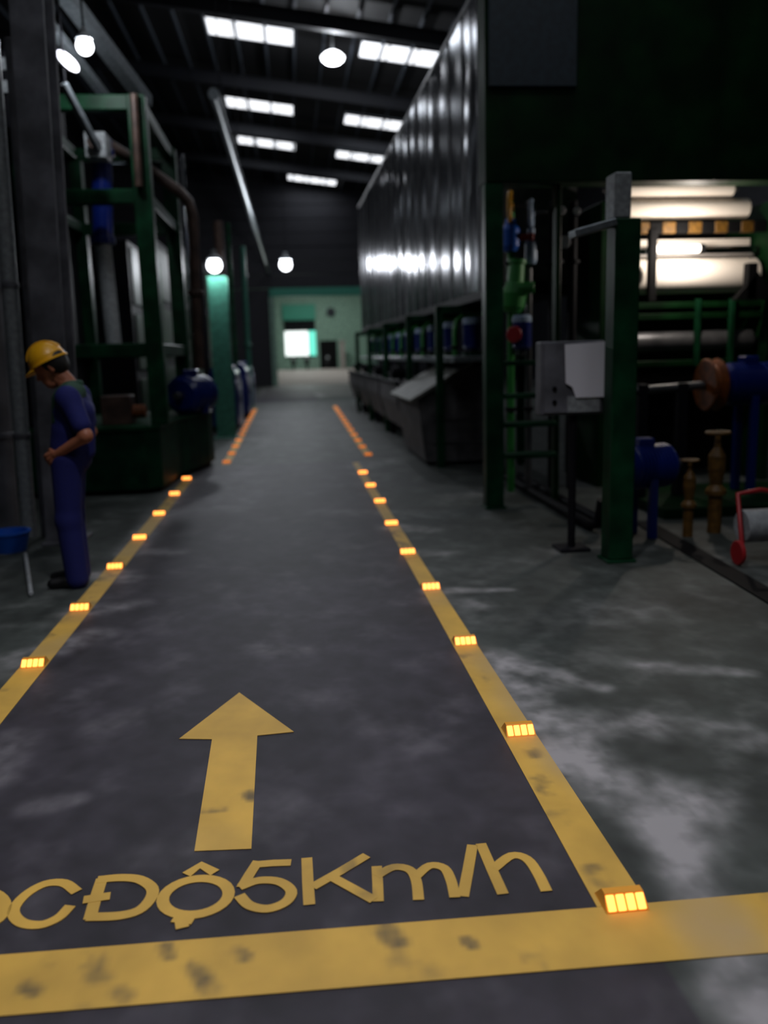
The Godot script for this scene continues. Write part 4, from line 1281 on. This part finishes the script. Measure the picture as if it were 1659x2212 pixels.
	bx2(st, Vector3(-2.3, 0.8, -10.9), Vector3(-1.95, 1.15, -10.55))
	part(t, "case", st, M.brown_pipe)
	st = new_st()
	cyl(st, Vector3(-1.95, 0.95, -10.7), Vector3(-1.8, 0.95, -10.7), 0.08, 12)
	part(t, "shaft", st, M.orange_paint)

	t = thing("bent_pipe", "brown pipe bending down from the upper ducts to the blue motor", "pipe", Vector3(-1.25, 0.8, -12))
	st = new_st()
	tube(st, [Vector3(-2.2, 4.3, -12), Vector3(-1.72, 3.99, -12), Vector3(-1.38, 3.74, -12), Vector3(-1.26, 3.6, -12), Vector3(-1.21, 3.4, -12), Vector3(-1.24, 2.4, -12), Vector3(-1.26, 1.42, -12)], 0.07, 12)
	part(t, "pipe", st, M.brown_pipe)
	st = new_st()
	cyl(st, Vector3(-1.24, 2.4, -12), Vector3(-1.24, 2.46, -12), 0.11, 14)
	part(t, "flange", st, M.brown_pipe)
	t = thing("drive_motor", "round blue motor on the low green vat beside the teal column", "motor", Vector3(-1.42, 0.8, -12.4))
	motor(t, Vector3(-1.42, 1.07, -12.35), Vector3(0.35, 0, -1), 0.27, 0.7, M.blue_paint, M.blue_paint, 0.8)

	t = thing("building_column", "teal painted post with the round lamp on its top", "column", Vector3(-1.4, 0, -17))
	st = new_st()
	bx2(st, Vector3(-1.53, 0, -17.05), Vector3(-1.17, 3.1, -17.0))
	bx2(st, Vector3(-1.36, 0, -17.35), Vector3(-1.33, 3.1, -17.05))
	bx2(st, Vector3(-1.53, 0, -17.4), Vector3(-1.17, 3.1, -17.35))
	part(t, "shaft", st, M.teal_paint)
	st = new_st()
	bx2(st, Vector3(-1.6, 0, -17.45), Vector3(-1.1, 0.03, -16.95))
	part(t, "base_plate", st, M.teal_paint)
	# pipes beside the column
	for spec in [[-1.75, -14.4, 0.05, "polished thin pipe behind the green machine frame", "chrome"], [-1.62, -14.8, 0.045, "polished pipe next to the brown bent pipe", "chrome"], [-1.62, -21.75, 0.11, "beige upright pipe behind the dark blue machines", "brown_pipe"], [-1.4, -22.0, 0.05, "green upright pipe beyond the beige one", "green_paint"], [-1.3, -26.5, 0.08, "teal upright pipe far along the aisle", "teal_paint"]]:
		t = thing("vertical_pipe", spec[3], "pipe", Vector3(spec[0], 0, spec[1]))
		st = new_st()
		cyl(st, Vector3(spec[0], 0, spec[1]), Vector3(spec[0], 4.8, spec[1]), spec[2], 14)
		part(t, "pipe", st, M[spec[4]])
		st = new_st()
		cyl(st, Vector3(spec[0], 1.9, spec[1]), Vector3(spec[0], 1.98, spec[1]), spec[2] * 1.6, 14)
		part(t, "flange", st, M[spec[4]])

	# dark blue machines further on
	var far := [[-1.62, -19.6, "dark blue machine cabinet with round hood beyond the teal column"], [-1.6, -23.6, "second dark blue machine cabinet with round hood beyond the teal column"], [-1.7, -28.0, "farthest dark blue machine cabinet with round hood"]]
	for s in far:
		t = thing("machine_cabinet", s[2], "machine", Vector3(s[0], 0, s[1]))
		st = new_st()
		bx2(st, Vector3(s[0] - 0.7, 0.12, s[1] - 1.1), Vector3(s[0] + 0.42, 1.05, s[1] + 0.9))
		part(t, "body", st, M.blue_paint)
		st = new_st()
		bx2(st, Vector3(s[0] - 0.65, 0, s[1] - 1.0), Vector3(s[0] + 0.36, 0.12, s[1] + 0.8))
		part(t, "plinth", st, M.black)
		st = new_st()
		cyl(st, Vector3(s[0] + 0.1, 1.15, s[1] - 0.9), Vector3(s[0] + 0.1, 1.15, s[1] + 0.6), 0.3, 20)
		part(t, "hood", st, M.blue_paint)
		st = new_st()
		cyl(st, Vector3(s[0] + 0.1, 1.15, s[1] + 0.6), Vector3(s[0] + 0.1, 1.15, s[1] + 0.7), 0.14, 16)
		part(t, "hub", st, M.orange_paint if s[1] > -20 else M.dark_iron)
		st = new_st()
		bx2(st, Vector3(s[0] + 0.42, 0.3, s[1] - 0.8), Vector3(s[0] + 0.44, 0.9, s[1] + 0.6))
		var cd := part(t, "door", st, M.blue_paint)
		st = new_st()
		cyl(st, Vector3(s[0] + 0.46, 0.6, s[1] + 0.45), Vector3(s[0] + 0.46, 0.75, s[1] + 0.45), 0.015, 8)
		part(cd, "handle", st, M.steel_dull)
	# dark rear machinery wall between the frames
	for s in [[-2.9, -15.6, 3.4, "dark iron machine tower behind the round blue motor"], [-3.1, -19.5, 4.0, "dark iron machine tower behind the teal column"], [-3.1, -24.5, 4.4, "dark iron machine tower second behind the teal column"], [-3.1, -30.0, 4.6, "dark iron machine tower farthest along the aisle"]]:
		t = thing("machine_tower", s[3], "machine", Vector3(s[0], 0, s[1]))
		st = new_st()
		bx2(st, Vector3(s[0] - 0.7, 0, s[1] - 1.8), Vector3(s[0] + 0.45, s[2], s[1] + 1.6))
		part(t, "body", st, M.dark_iron)
		for k in 3:
			st = new_st()
			bx2(st, Vector3(s[0] + 0.45, 0.4 + k * s[2] * 0.3, s[1] - 1.6), Vector3(s[0] + 0.48, 0.4 + (k + 0.85) * s[2] * 0.3, s[1] + 1.4))
			part(t, "door", st, M.dark_green)

	# overhead
	t = thing("overhead_pipe", "long pale pipe running overhead down the length of the aisle", "pipe", Vector3(-1.05, 6, -30))
	st = new_st()
	cyl(st, Vector3(-1.12, 6.0, -15.8), Vector3(-1.02, 6.0, -47.8), 0.1, 14)
	part(t, "pipe", st, M.galvanised)
	for k in 6:
		st = new_st()
		var z := -17.0 - 5.6 * k
		cyl(st, Vector3(-1.08, 6.08, z), Vector3(-1.08, roof_y(-1.08) - 0.1, z), 0.012, 6)
		part(t, "hanger", st, M.dark_iron)
	t = thing("air_duct", "galvanised square duct high at the photo's top left", "duct", Vector3(-2.2, 4.9, -10))
	st = new_st()
	bar(st, Vector3(-2.35, 5.5, -9.0), Vector3(-1.65, 4.72, -11.6), 0.16)
	part(t, "duct", st, M.galvanised)
	t = thing("air_duct", "thinner galvanised duct just below the larger one at top left", "duct", Vector3(-2.3, 4.7, -10))
	st = new_st()
	bar(st, Vector3(-2.45, 5.15, -9.2), Vector3(-1.95, 4.5, -11.0), 0.1)
	part(t, "duct", st, M.galvanised)
	t = thing("lamp_reflector", "white dish reflector hanging beside the upper left lamp", "reflector", Vector3(-2.1, 4.45, -9.4))
	st = new_st()
	lathe(st, Vector3(-2.08, 4.5, -9.42), Vector3(0.75, 0.55, 0.5), [Vector2(0.03, -0.06), Vector2(0.08, -0.045), Vector2(0.13, 0.0), Vector2(0.125, 0.005), Vector2(0.075, -0.035), Vector2(0, -0.045)], 20)
	part(t, "dish", st, M.paper)
	st = new_st()
	cyl(st, Vector3(-2.13, 4.46, -9.46), Vector3(-2.13, roof_y(-2.13) - 0.1, -9.46), 0.012, 6)
	part(t, "hanger", st, M.dark_iron)
	t = thing("cable_tray", "pale slanting cable tray below the ducts at top left", "cable tray", Vector3(-2.1, 4.0, -10))
	st = new_st()
	bar(st, Vector3(-2.2, 4.38, -9.7), Vector3(-1.98, 3.82, -10.1), 0.07)
	part(t, "tray", st, M.galvanised)
	st = new_st()
	cyl(st, Vector3(-2.19, 4.36, -9.72), Vector3(-2.19, roof_y(-2.19) - 0.1, -9.72), 0.012, 6)
	part(t, "hanger", st, M.dark_iron)
	t = thing("overhead_cabinet", "grey box with two pale plates at the upper left edge", "cabinet", Vector3(-2.8, 4.3, -9.9))
	st = new_st()
	bx2(st, Vector3(-3.1, 4.0, -10.3), Vector3(-2.66, 4.75, -9.9))
	part(t, "body", st, M.dark_iron)
	for y in [4.62, 4.4]:
		st = new_st()
		bx2(st, Vector3(-3.0, y - 0.06, -9.9), Vector3(-2.68, y + 0.06, -9.88))
		part(t, "plate", st, M.light_grey)
	t = thing("gear_case", "pale machine head high in the green frame above the blue cylinder", "gear case", Vector3(-2.1, 4.1, -10.6))
	st = new_st()
	bx2(st, Vector3(-2.24, 3.86, -10.9), Vector3(-2.0, 4.14, -10.62))
	part(t, "case", st, M.light_grey)
	st = new_st()
	cyl(st, Vector3(-2.12, 4.0, -10.62), Vector3(-2.12, 4.0, -10.5), 0.07, 14)
	part(t, "shaft", st, M.brown_pipe)

	# bits on the floor at the left edge
	t = thing("plastic_tub", "blue plastic tub on the floor at the left edge", "tub", Vector3(-2.45, 0, -7.35))
	st = new_st()
	lathe(st, Vector3(-2.45, 0, -7.35), Vector3.UP, [Vector2(0, 0), Vector2(0.13, 0), Vector2(0.17, 0.15), Vector2(0.18, 0.155), Vector2(0.18, 0.17), Vector2(0.16, 0.17), Vector2(0.12, 0.015), Vector2(0, 0.015)], 20)
	part(t, "tub", st, M.blue_bright)
	t = thing("metal_rod", "thin shiny metal rod lying on the floor before the worker", "rod", Vector3(-2.0, 0, -6.3))
	st = new_st()
	cyl(st, Vector3(-2.25, 0.02, -7.1), Vector3(-1.83, 0.02, -5.8), 0.016, 10)
	part(t, "rod", st, M.light_grey)

func bar(st: SurfaceTool, a: Vector3, b: Vector3, w: float) -> void:
	bx(st, (a + b) / 2.0, Vector3(w, a.distance_to(b), w), frame_of(b - a))

# ---------------------------------------------------------------- the far bay
func build_far() -> void:
	var t := thing("wall_sign", "teal green board above the bright window at the far end", "board", Vector3(0.7, 3.95, -59.9))
	var st := new_st()
	bx2(st, Vector3(-0.5, 4.0, -60), Vector3(1.75, 5.05, -59.85))
	part(t, "board", st, M.teal_sign)
	t = thing("roller_shutter", "dark grey shutter box between the teal board and the bright window", "shutter", Vector3(0.65, 3.3, -59.9))
	for k in 4:
		st = new_st()
		bx2(st, Vector3(-0.4, 3.32 + k * 0.17, -59.985), Vector3(1.7, 3.32 + k * 0.17 + 0.15, -59.8 + 0.02 * (k % 2)))
		part(t, "slat", st, M.dark_iron)
	var w := struct("window_20")
	st = new_st()
	bx2(st, Vector3(-0.4, 1.6, -60), Vector3(1.2, 3.28, -59.95))
	part(w, "pane_light", st, M.window_light)
	st = new_st()
	bx2(st, Vector3(1.25, 1.6, -60), Vector3(1.7, 3.28, -59.95))
	part(w, "pane_light", st, M.window_teal_light)
	st = new_st()
	bx2(st, Vector3(1.2, 1.55, -60), Vector3(1.25, 3.3, -59.92))
	bx2(st, Vector3(-0.45, 1.55, -60), Vector3(1.75, 1.6, -59.9))
	part(w, "frame", st, M.teal_paint)
	area("far_window_light", Vector3(0.5, 2.45, -59.8), Vector2(1.8, 1.5), 6.0, Color(0.95, 1.0, 0.98), Basis(Vector3(0, 1, 0), PI))
	var l := struct("window_21")  # unseen glowing ceiling panel, added to light the far bay
	st = new_st()
	bx2(st, Vector3(0.5, 6.9, -55.6), Vector3(3.5, 7.0, -54.4))
	part(l, "pane_light", st, M.window_light)
	area("added_bay_light", Vector3(2.0, 6.85, -55), Vector2(3, 1.2), 26.0, Color(0.97, 0.98, 0.97), Basis(Vector3(1, 0, 0), -PI / 2))  # light of the added ceiling panel
	t = thing("wall_fan", "round dark fan in the pale green far wall", "fan", Vector3(2.8, 4.5, -59.9))
	st = new_st()
	cyl(st, Vector3(2.8, 4.5, -60), Vector3(2.8, 4.5, -59.85), 0.3, 20)
	part(t, "housing", st, M.blue_grey_panel)
	for k in 4:
		st = new_st()
		bx(st, Vector3(2.8, 4.5, -59.82) + Vector3(cos(k * PI / 2), sin(k * PI / 2), 0) * 0.13, Vector3(0.2, 0.1, 0.02), Basis(Vector3(0, 0, 1), k * PI / 2))
		part(t, "blade", st, M.dark_iron)
	var d := struct("door_1")
	st = new_st()
	bx2(st, Vector3(1.95, 0.68, -60), Vector3(3.15, 2.6, -59.93))
	part(d, "door_leaf", st, M.black)
	t = thing("stone_pillar", "short beige pillar at the edge of the far doorway", "pillar", Vector3(3.45, 0.68, -59))
	st = new_st()
	bx2(st, Vector3(3.3, 0.68, -59.15), Vector3(3.6, 2.45, -58.85))
	part(t, "shaft", st, M.pale_concrete)
	st = new_st()
	bx2(st, Vector3(3.22, 2.45, -59.23), Vector3(3.68, 2.55, -58.77))
	part(t, "capstone", st, M.pale_concrete)
	for s in [[0.1, -58.2, "dark parked motorbike below the bright far window"], [1.0, -58.4, "second dark parked motorbike in the far bay"], [2.4, -58.6, "dark parked motorbike in front of the far dark door"]]:
		t = thing("motorbike", s[2], "motorbike", Vector3(s[0], 0.68, s[1]))
		for e in [-0.6, 0.6]:
			st = new_st()
			torus(st, Vector3(s[0], 0.98, s[1] + e), Vector3(1, 0, 0), 0.25, 0.05, 18, 8)
			part(t, "wheel", st, M.black)
		st = new_st()
		tube(st, [Vector3(s[0], 0.98, s[1] - 0.6), Vector3(s[0], 1.2, s[1] - 0.3), Vector3(s[0], 1.1, s[1] + 0.2), Vector3(s[0], 1.45, s[1] + 0.45), Vector3(s[0], 0.98, s[1] + 0.6)], 0.06, 8)
		part(t, "frame", st, M.dark_iron)
		st = new_st()
		bx(st, Vector3(s[0], 1.38, s[1] - 0.25), Vector3(0.26, 0.16, 0.7))
		part(t, "seat", st, M.black)
		st = new_st()
		bx(st, Vector3(s[0], 1.2, s[1] + 0.1), Vector3(0.3, 0.34, 0.4))
		part(t, "engine", st, M.dark_iron)
		st = new_st()
		tube(st, [Vector3(s[0] - 0.32, 1.62, s[1] + 0.35), Vector3(s[0], 1.55, s[1] + 0.45), Vector3(s[0] + 0.32, 1.62, s[1] + 0.35)], 0.03, 8)
		part(t, "handlebar", st, M.dark_iron)
		st = new_st()
		lathe(st, Vector3(s[0], 1.45, s[1] + 0.5), Vector3(0, 0, 1), [Vector2(0.05, -0.05), Vector2(0.1, 0.02), Vector2(0.1, 0.06), Vector2(0, 0.08)], 14)
		part(t, "headlamp_glass", st, M.light_grey)

# ---------------------------------------------------------------- the worker
# capsule chains joined with a smooth minimum and meshed as surface nets
func sdf_mesh(bones: Array, cell: float, k: float) -> ArrayMesh:
	var lo := Vector3.ONE * 1e9
	var hi := -lo
	for b in bones:
		var R := maxf(b[1], b[3]) + k + cell * 2
		for p in [b[0], b[2]]:
			lo = lo.min(p - Vector3.ONE * R)
			hi = hi.max(p + Vector3.ONE * R)
	var nx := int((hi.x - lo.x) / cell) + 2
	var ny := int((hi.y - lo.y) / cell) + 2
	var nz := int((hi.z - lo.z) / cell) + 2
	var f := PackedFloat32Array()
	f.resize(nx * ny * nz)
	f.fill(1.0)
	for b in bones:
		var A: Vector3 = b[0]
		var B: Vector3 = b[2]
		var sc: Vector3 = b[4] if b.size() > 4 else Vector3.ONE
		var R := maxf(b[1], b[3]) * maxf(sc.x, maxf(sc.y, sc.z)) + k + cell * 2
		var l := (A.min(B) - Vector3.ONE * R - lo) / cell
		var h := (A.max(B) + Vector3.ONE * R - lo) / cell
		var ab := (B - A) / sc
		var l2 := maxf(ab.length_squared(), 1e-9)
		for iz in range(maxi(0, int(l.z)), mini(nz - 1, int(h.z)) + 1):
			for iy in range(maxi(0, int(l.y)), mini(ny - 1, int(h.y)) + 1):
				for ix in range(maxi(0, int(l.x)), mini(nx - 1, int(h.x)) + 1):
					var p := (lo + Vector3(ix, iy, iz) * cell - A) / sc
					var t := clampf(p.dot(ab) / l2, 0.0, 1.0)
					var d := (p - ab * t).length() - lerpf(b[1], b[3], t)
					var at := (iz * ny + iy) * nx + ix
					var e := f[at]
					var hh := maxf(k - absf(d - e), 0.0) / k
					f[at] = minf(d, e) - hh * hh * k * 0.25
	var id := {}
	var V := PackedVector3Array()
	var sy := nx
	var sz := nx * ny
	var corner := [0, 1, sy, sy + 1, sz, sz + 1, sz + sy, sz + sy + 1]
	for iz in nz - 1:
		for iy in ny - 1:
			for ix in nx - 1:
				var at := (iz * ny + iy) * nx + ix
				var neg := 0
				for c in corner:
					if f[at + c] < 0.0:
						neg += 1
				if neg == 0 or neg == 8:
					continue
				var sum := Vector3.ZERO
				var cnt := 0
				for e in EDGES:
					var a := f[at + corner[e[0]]]
					var b := f[at + corner[e[1]]]
					if (a < 0.0) != (b < 0.0):
						var t := a / (a - b)
						var pa := Vector3(e[0] & 1, (e[0] >> 1) & 1, e[0] >> 2)
						var pb := Vector3(e[1] & 1, (e[1] >> 1) & 1, e[1] >> 2)
						sum += pa.lerp(pb, t)
						cnt += 1
				id[at] = V.size()
				V.append(lo + (Vector3(ix, iy, iz) + sum / cnt) * cell)
	var I := PackedInt32Array()
	for at in id:
		var ix: int = at % nx
		var iy: int = (at / nx) % ny
		var iz: int = at / sz
		for ax in 3:
			var step: int = [1, sy, sz][ax]
			var u: int = [sy, sz, 1][ax]
			var v: int = [sz, 1, sy][ax]
			var a := f[at]
			var b := f[at + step]
			if (a < 0.0) == (b < 0.0):
				continue
			if not (id.has(at - u) and id.has(at - v) and id.has(at - u - v)):
				continue
			var q := [id[at], id[at - u], id[at - u - v], id[at - v]]
			if a < 0.0:
				I.append_array(PackedInt32Array([q[0], q[2], q[1], q[0], q[3], q[2]]))
			else:
				I.append_array(PackedInt32Array([q[0], q[1], q[2], q[0], q[2], q[3]]))
	var Nn := PackedVector3Array()
	Nn.resize(V.size())
	for i in range(0, I.size(), 3):
		var n := (V[I[i + 2]] - V[I[i]]).cross(V[I[i + 1]] - V[I[i]])
		for k2 in 3:
			Nn[I[i + k2]] += n
	for i in Nn.size():
		Nn[i] = Nn[i].normalized()
	var arr := []
	arr.resize(Mesh.ARRAY_MAX)
	arr[Mesh.ARRAY_VERTEX] = V
	arr[Mesh.ARRAY_NORMAL] = Nn
	arr[Mesh.ARRAY_INDEX] = I
	var m := ArrayMesh.new()
	m.add_surface_from_arrays(Mesh.PRIMITIVE_TRIANGLES, arr)
	return m

const EDGES := [[0, 1], [2, 3], [4, 5], [6, 7], [0, 2], [1, 3], [4, 6], [5, 7], [0, 4], [1, 5], [2, 6], [3, 7]]

func join_meshes(list: Array) -> ArrayMesh:
	var st := new_st()
	for m in list:
		st.append_from(m, 0, Transform3D())
	return st.commit()

func v3(x: float, y: float, z: float) -> Vector3:
	return Vector3(x, y, z)

func build_worker() -> void:
	# own coordinates: feet at the origin, facing -x, his left side towards the viewer (+z)
	var base := Vector3(-1.585, 0.0, -6.1)
	var t := thing("person", "worker in yellow helmet and dark blue overalls standing with head bowed beside the lane", "person", base)
	# joints
	var hipL := v3(0.02, 0.90, 0.09)
	var hipR := v3(0.0, 0.90, -0.09)
	var kneeL := v3(-0.005, 0.48, 0.10)
	var kneeR := v3(-0.03, 0.48, -0.09)
	var ankL := v3(0.02, 0.09, 0.11)
	var ankR := v3(-0.015, 0.09, -0.10)
	var chest := v3(0.075, 1.22, 0)
	var waist := v3(0.045, 1.0, 0)
	var neck := v3(0.055, 1.40, 0)
	var head := v3(-0.045, 1.525, 0.0)
	var shL := v3(0.085, 1.33, 0.17)
	var shR := v3(0.075, 1.33, -0.17)
	var elL := v3(0.20, 1.07, 0.25)
	var elR := v3(0.12, 1.06, -0.23)
	var wrL := v3(-0.01, 0.955, 0.17)
	var wrR := v3(-0.06, 0.95, -0.12)
	# bare body: one skin surface under the clothes, head and hands on finer grids
	var body := [
		[hipL, 0.085, kneeL, 0.055], [hipR, 0.085, kneeR, 0.055], [kneeL, 0.052, ankL, 0.038], [kneeR, 0.052, ankR, 0.038],
		[v3(0.02, 0.92, 0.05), 0.10, v3(0.02, 0.92, -0.05), 0.10], [waist, 0.11, chest, 0.12], [shL, 0.05, shR, 0.05], [chest, 0.1, neck, 0.06],
		[neck, 0.052, head + v3(0.025, -0.06, 0), 0.052], [shL, 0.05, elL, 0.04], [shR, 0.05, elR, 0.04], [elL, 0.041, wrL, 0.029], [elR, 0.041, wrR, 0.029],
		[v3(0.015, 0.05, 0.11), 0.036, v3(-0.14, 0.035, 0.12), 0.03], [v3(-0.02, 0.05, -0.10), 0.036, v3(-0.175, 0.035, -0.1), 0.03],
	]
	var tilt := Basis(Vector3(0, 0, 1), 0.45)
	var H := func(x: float, y: float, z: float) -> Vector3:
		return head + tilt * v3(x, y, z)
	var skull := [
		[H.call(0.015, 0.03, 0), 0.095, H.call(-0.02, 0.03, 0), 0.092], [H.call(-0.03, -0.02, 0), 0.072, H.call(-0.05, -0.085, 0), 0.045],
		[H.call(-0.055, -0.09, 0.012), 0.03, H.call(-0.055, -0.09, -0.012), 0.03], [H.call(-0.098, 0.005, 0), 0.010, H.call(-0.118, -0.03, 0), 0.014],
		[H.call(-0.09, -0.055, 0.015), 0.011, H.call(-0.09, -0.055, -0.015), 0.011], [H.call(-0.088, -0.07, 0.012), 0.010, H.call(-0.088, -0.07, -0.012), 0.010],
		[H.call(-0.085, 0.02, 0.045), 0.014, H.call(-0.085, 0.02, 0.02), 0.012], [H.call(-0.085, 0.02, -0.045), 0.014, H.call(-0.085, 0.02, -0.02), 0.012],
		[H.call(0.012, 0.01, 0.09), 0.018, H.call(0.018, -0.03, 0.088), 0.013], [H.call(0.012, 0.01, -0.09), 0.018, H.call(0.018, -0.03, -0.088), 0.013],
		[H.call(0.02, -0.05, 0), 0.058, neck + v3(-0.01, 0.03, 0), 0.055],
	]
	var hands := []
	for hd in [[wrL, (wrL - elL).normalized(), 1.0], [wrR, (wrR - elR).normalized(), -1.0]]:
		var w: Vector3 = hd[0]
		var dr: Vector3 = hd[1]
		var s: float = hd[2]
		var across := v3(0.12, 0.9, 0.1 * s).normalized()
		across = (across - dr * across.dot(dr)).normalized()
		var palm_n := dr.cross(across).normalized()
		if palm_n.z * s > 0:
			palm_n = -palm_n
		var hb := [[w - dr * 0.03, 0.029, w + dr * 0.02, 0.027], [w + dr * 0.03 + across * 0.018, 0.02, w + dr * 0.085 + across * 0.026, 0.017], [w + dr * 0.03 - across * 0.018, 0.02, w + dr * 0.08 - across * 0.026, 0.016], [w + dr * 0.04, 0.02, w + dr * 0.088, 0.017]]
		for fi in 4:
			var off := (1.5 - fi) * 0.0205
			var ln: float = [0.036, 0.041, 0.038, 0.029][fi]
			var p0 := w + dr * 0.088 + across * off
			var p1 := p0 + (dr * 0.85 + palm_n * 0.5).normalized() * ln
			var p2 := p1 + (dr * 0.35 + palm_n * 0.95).normalized() * ln * 0.75
			var p3 := p2 + (palm_n - dr * 0.25).normalized() * ln * 0.55
			hb.append([p0, 0.0098, p1, 0.009]); hb.append([p1, 0.009, p2, 0.0082]); hb.append([p2, 0.0082, p3, 0.0072])
		var t0 := w + dr * 0.03 + across * 0.024
		var t1 := t0 + (dr * 0.6 + across * 0.6 + palm_n * 0.5).normalized() * 0.042
		var t2 := t1 + (dr * 0.9 + palm_n * 0.4).normalized() * 0.032
		hb.append([t0, 0.013, t1, 0.0105]); hb.append([t1, 0.0105, t2, 0.0085])
		hands.append(sdf_mesh(hb, 0.004, 0.006))
	local_part(t, "body", join_meshes([sdf_mesh(body, 0.014, 0.03), sdf_mesh(skull, 0.006, 0.02), hands[0], hands[1]]), M.skin)
	# overalls
	var shirt := [
		[v3(0.03, 0.9, 0.06), 0.125, v3(0.03, 0.9, -0.06), 0.125, v3(1.0, 1.0, 1.0)], [waist + v3(-0.01, 0, 0.05), 0.125, waist + v3(-0.01, 0, -0.05), 0.125], [v3(0.055, 1.1, 0.06), 0.125, v3(0.055, 1.1, -0.06), 0.125],
		[chest + v3(0, 0.0, 0.07), 0.125, chest + v3(0, 0.0, -0.07), 0.125], [shL + v3(0, -0.02, 0), 0.078, shR + v3(0, -0.02, 0), 0.078], [v3(0.07, 1.33, 0), 0.09, neck + v3(0.01, -0.02, 0), 0.07],
		[shL, 0.075, shL.lerp(elL, 0.72), 0.066], [shR, 0.075, shR.lerp(elR, 0.72), 0.066], [v3(0.13, 0.95, 0.02), 0.07, v3(0.135, 1.2, 0.02), 0.08],
	]
	local_part(t, "shirt", sdf_mesh(shirt, 0.013, 0.035), M.overall)
	var trousers := [
		[v3(0.035, 0.9, 0.06), 0.118, v3(0.035, 0.9, -0.06), 0.118], [hipL, 0.108, kneeL, 0.085], [hipR, 0.108, kneeR, 0.085], [kneeL, 0.085, ankL + v3(0, -0.03, 0), 0.078], [kneeR, 0.085, ankR + v3(0, -0.03, 0), 0.078],
	]
	local_part(t, "trousers", sdf_mesh(trousers, 0.013, 0.03), M.overall)
	var col := new_st()
	torus(col, neck + v3(0.005, -0.015, 0), v3(-0.35, 1, 0), 0.072, 0.027, 24, 10)
	local_part(t, "collar", col.commit(), M.collar)
	var yoke := [[shL + v3(0.0, 0.0, -0.02), 0.083, v3(0.08, 1.345, 0.02), 0.093], [v3(0.04, 1.3, 0.08), 0.085, v3(0.02, 1.16, 0.085), 0.075]]
	local_part(t, "shoulder_yoke", sdf_mesh(yoke, 0.012, 0.03), M.collar)
	for s in [[ankL, 0.12], [ankR, -0.1]]:
		var a: Vector3 = s[0]
		var shoe := [[v3(a.x + 0.03, 0.045, a.z), 0.045, v3(a.x - 0.06, 0.045, a.z), 0.045], [v3(a.x - 0.06, 0.045, a.z), 0.045, v3(a.x - 0.17, 0.036, a.z + 0.01), 0.036], [v3(a.x + 0.01, 0.09, a.z), 0.052, v3(a.x + 0.01, 0.05, a.z), 0.05]]
		local_part(t, "shoe", sdf_mesh(shoe, 0.009, 0.02), M.shoe)
	# hair below the helmet
	var hair := [[H.call(0.03, 0.04, 0.02), 0.095, H.call(0.03, 0.04, -0.02), 0.095], [H.call(0.055, -0.01, 0.03), 0.06, H.call(0.055, -0.01, -0.03), 0.06]]
	local_part(t, "hair", sdf_mesh(hair, 0.008, 0.02), M.hair)
	# helmet: ribbed shell, brim and peak
	var up := tilt * Vector3.UP
	var hc: Vector3 = H.call(0.0, 0.045, 0)
	var hs := new_st()
	var prof := [Vector2(0.137, -0.012), Vector2(0.137, 0.0), Vector2(0.127, 0.004)]
	for q in 9:
		var th := PI / 2 * (q + 1) / 9.0
		prof.append(Vector2(0.127 * cos(th), 0.012 + 0.125 * sin(th)))
	prof[prof.size() - 1] = Vector2(0, 0.137)
	lathe(hs, hc, up, prof, 28)
	var helmet := local_part(t, "helmet", hs.commit(), M.helmet)
	var pk := new_st()
	for q in 12:
		var a0 := PI * 0.72 + PI * 0.56 * q / 12.0
		var a1 := PI * 0.72 + PI * 0.56 * (q + 1) / 12.0
		var o := []
		for e in [[a0, 0.12, 0.0], [a1, 0.12, 0.0], [a1, 0.185, -0.022], [a0, 0.185, -0.022]]:
			var bulge := 1.0 if e[1] < 0.15 else 0.74 + 0.26 * cos((e[0] - PI) * 1.7)
			o.append(hc + tilt * v3(cos(e[0]) * maxf(0.12, e[1] * bulge), e[2], sin(e[0]) * maxf(0.12, e[1] * bulge)))
		quad(pk, o[0], o[1], o[2], o[3], up)
		var o2 := []
		for p in o:
			o2.append(p - up * 0.006)
		quad(pk, o2[0], o2[1], o2[2], o2[3], -up)
		quad(pk, o[2], o[3], o2[3], o2[2], tilt * v3(-1, 0, 0))
	local_part(helmet, "helmet_peak", pk.commit(), M.helmet)
	var rib := new_st()
	for e in [-0.03, 0.0, 0.03]:
		var pts := []
		for q in 11:
			var th := PI * 0.12 + PI * 0.76 * q / 10.0
			pts.append(hc + tilt * v3(0.124 * cos(th), 0.014 + 0.122 * sin(th), e))
		tube(rib, pts, 0.007, 6)
	local_part(helmet, "helmet_rib", rib.commit(), M.helmet)

# ----------------------------------------------------------------
func _ready() -> void:
	set_camera()
	set_world()
	set_lights()
	make_ground_textures()
	make_materials()
	build_shell()
	build_markings()
	build_dryer()
	build_right_machine()
	build_left()
	build_troughs()
	build_valves()
	build_lamps()
	build_worker()
	build_far()
	build_studs()
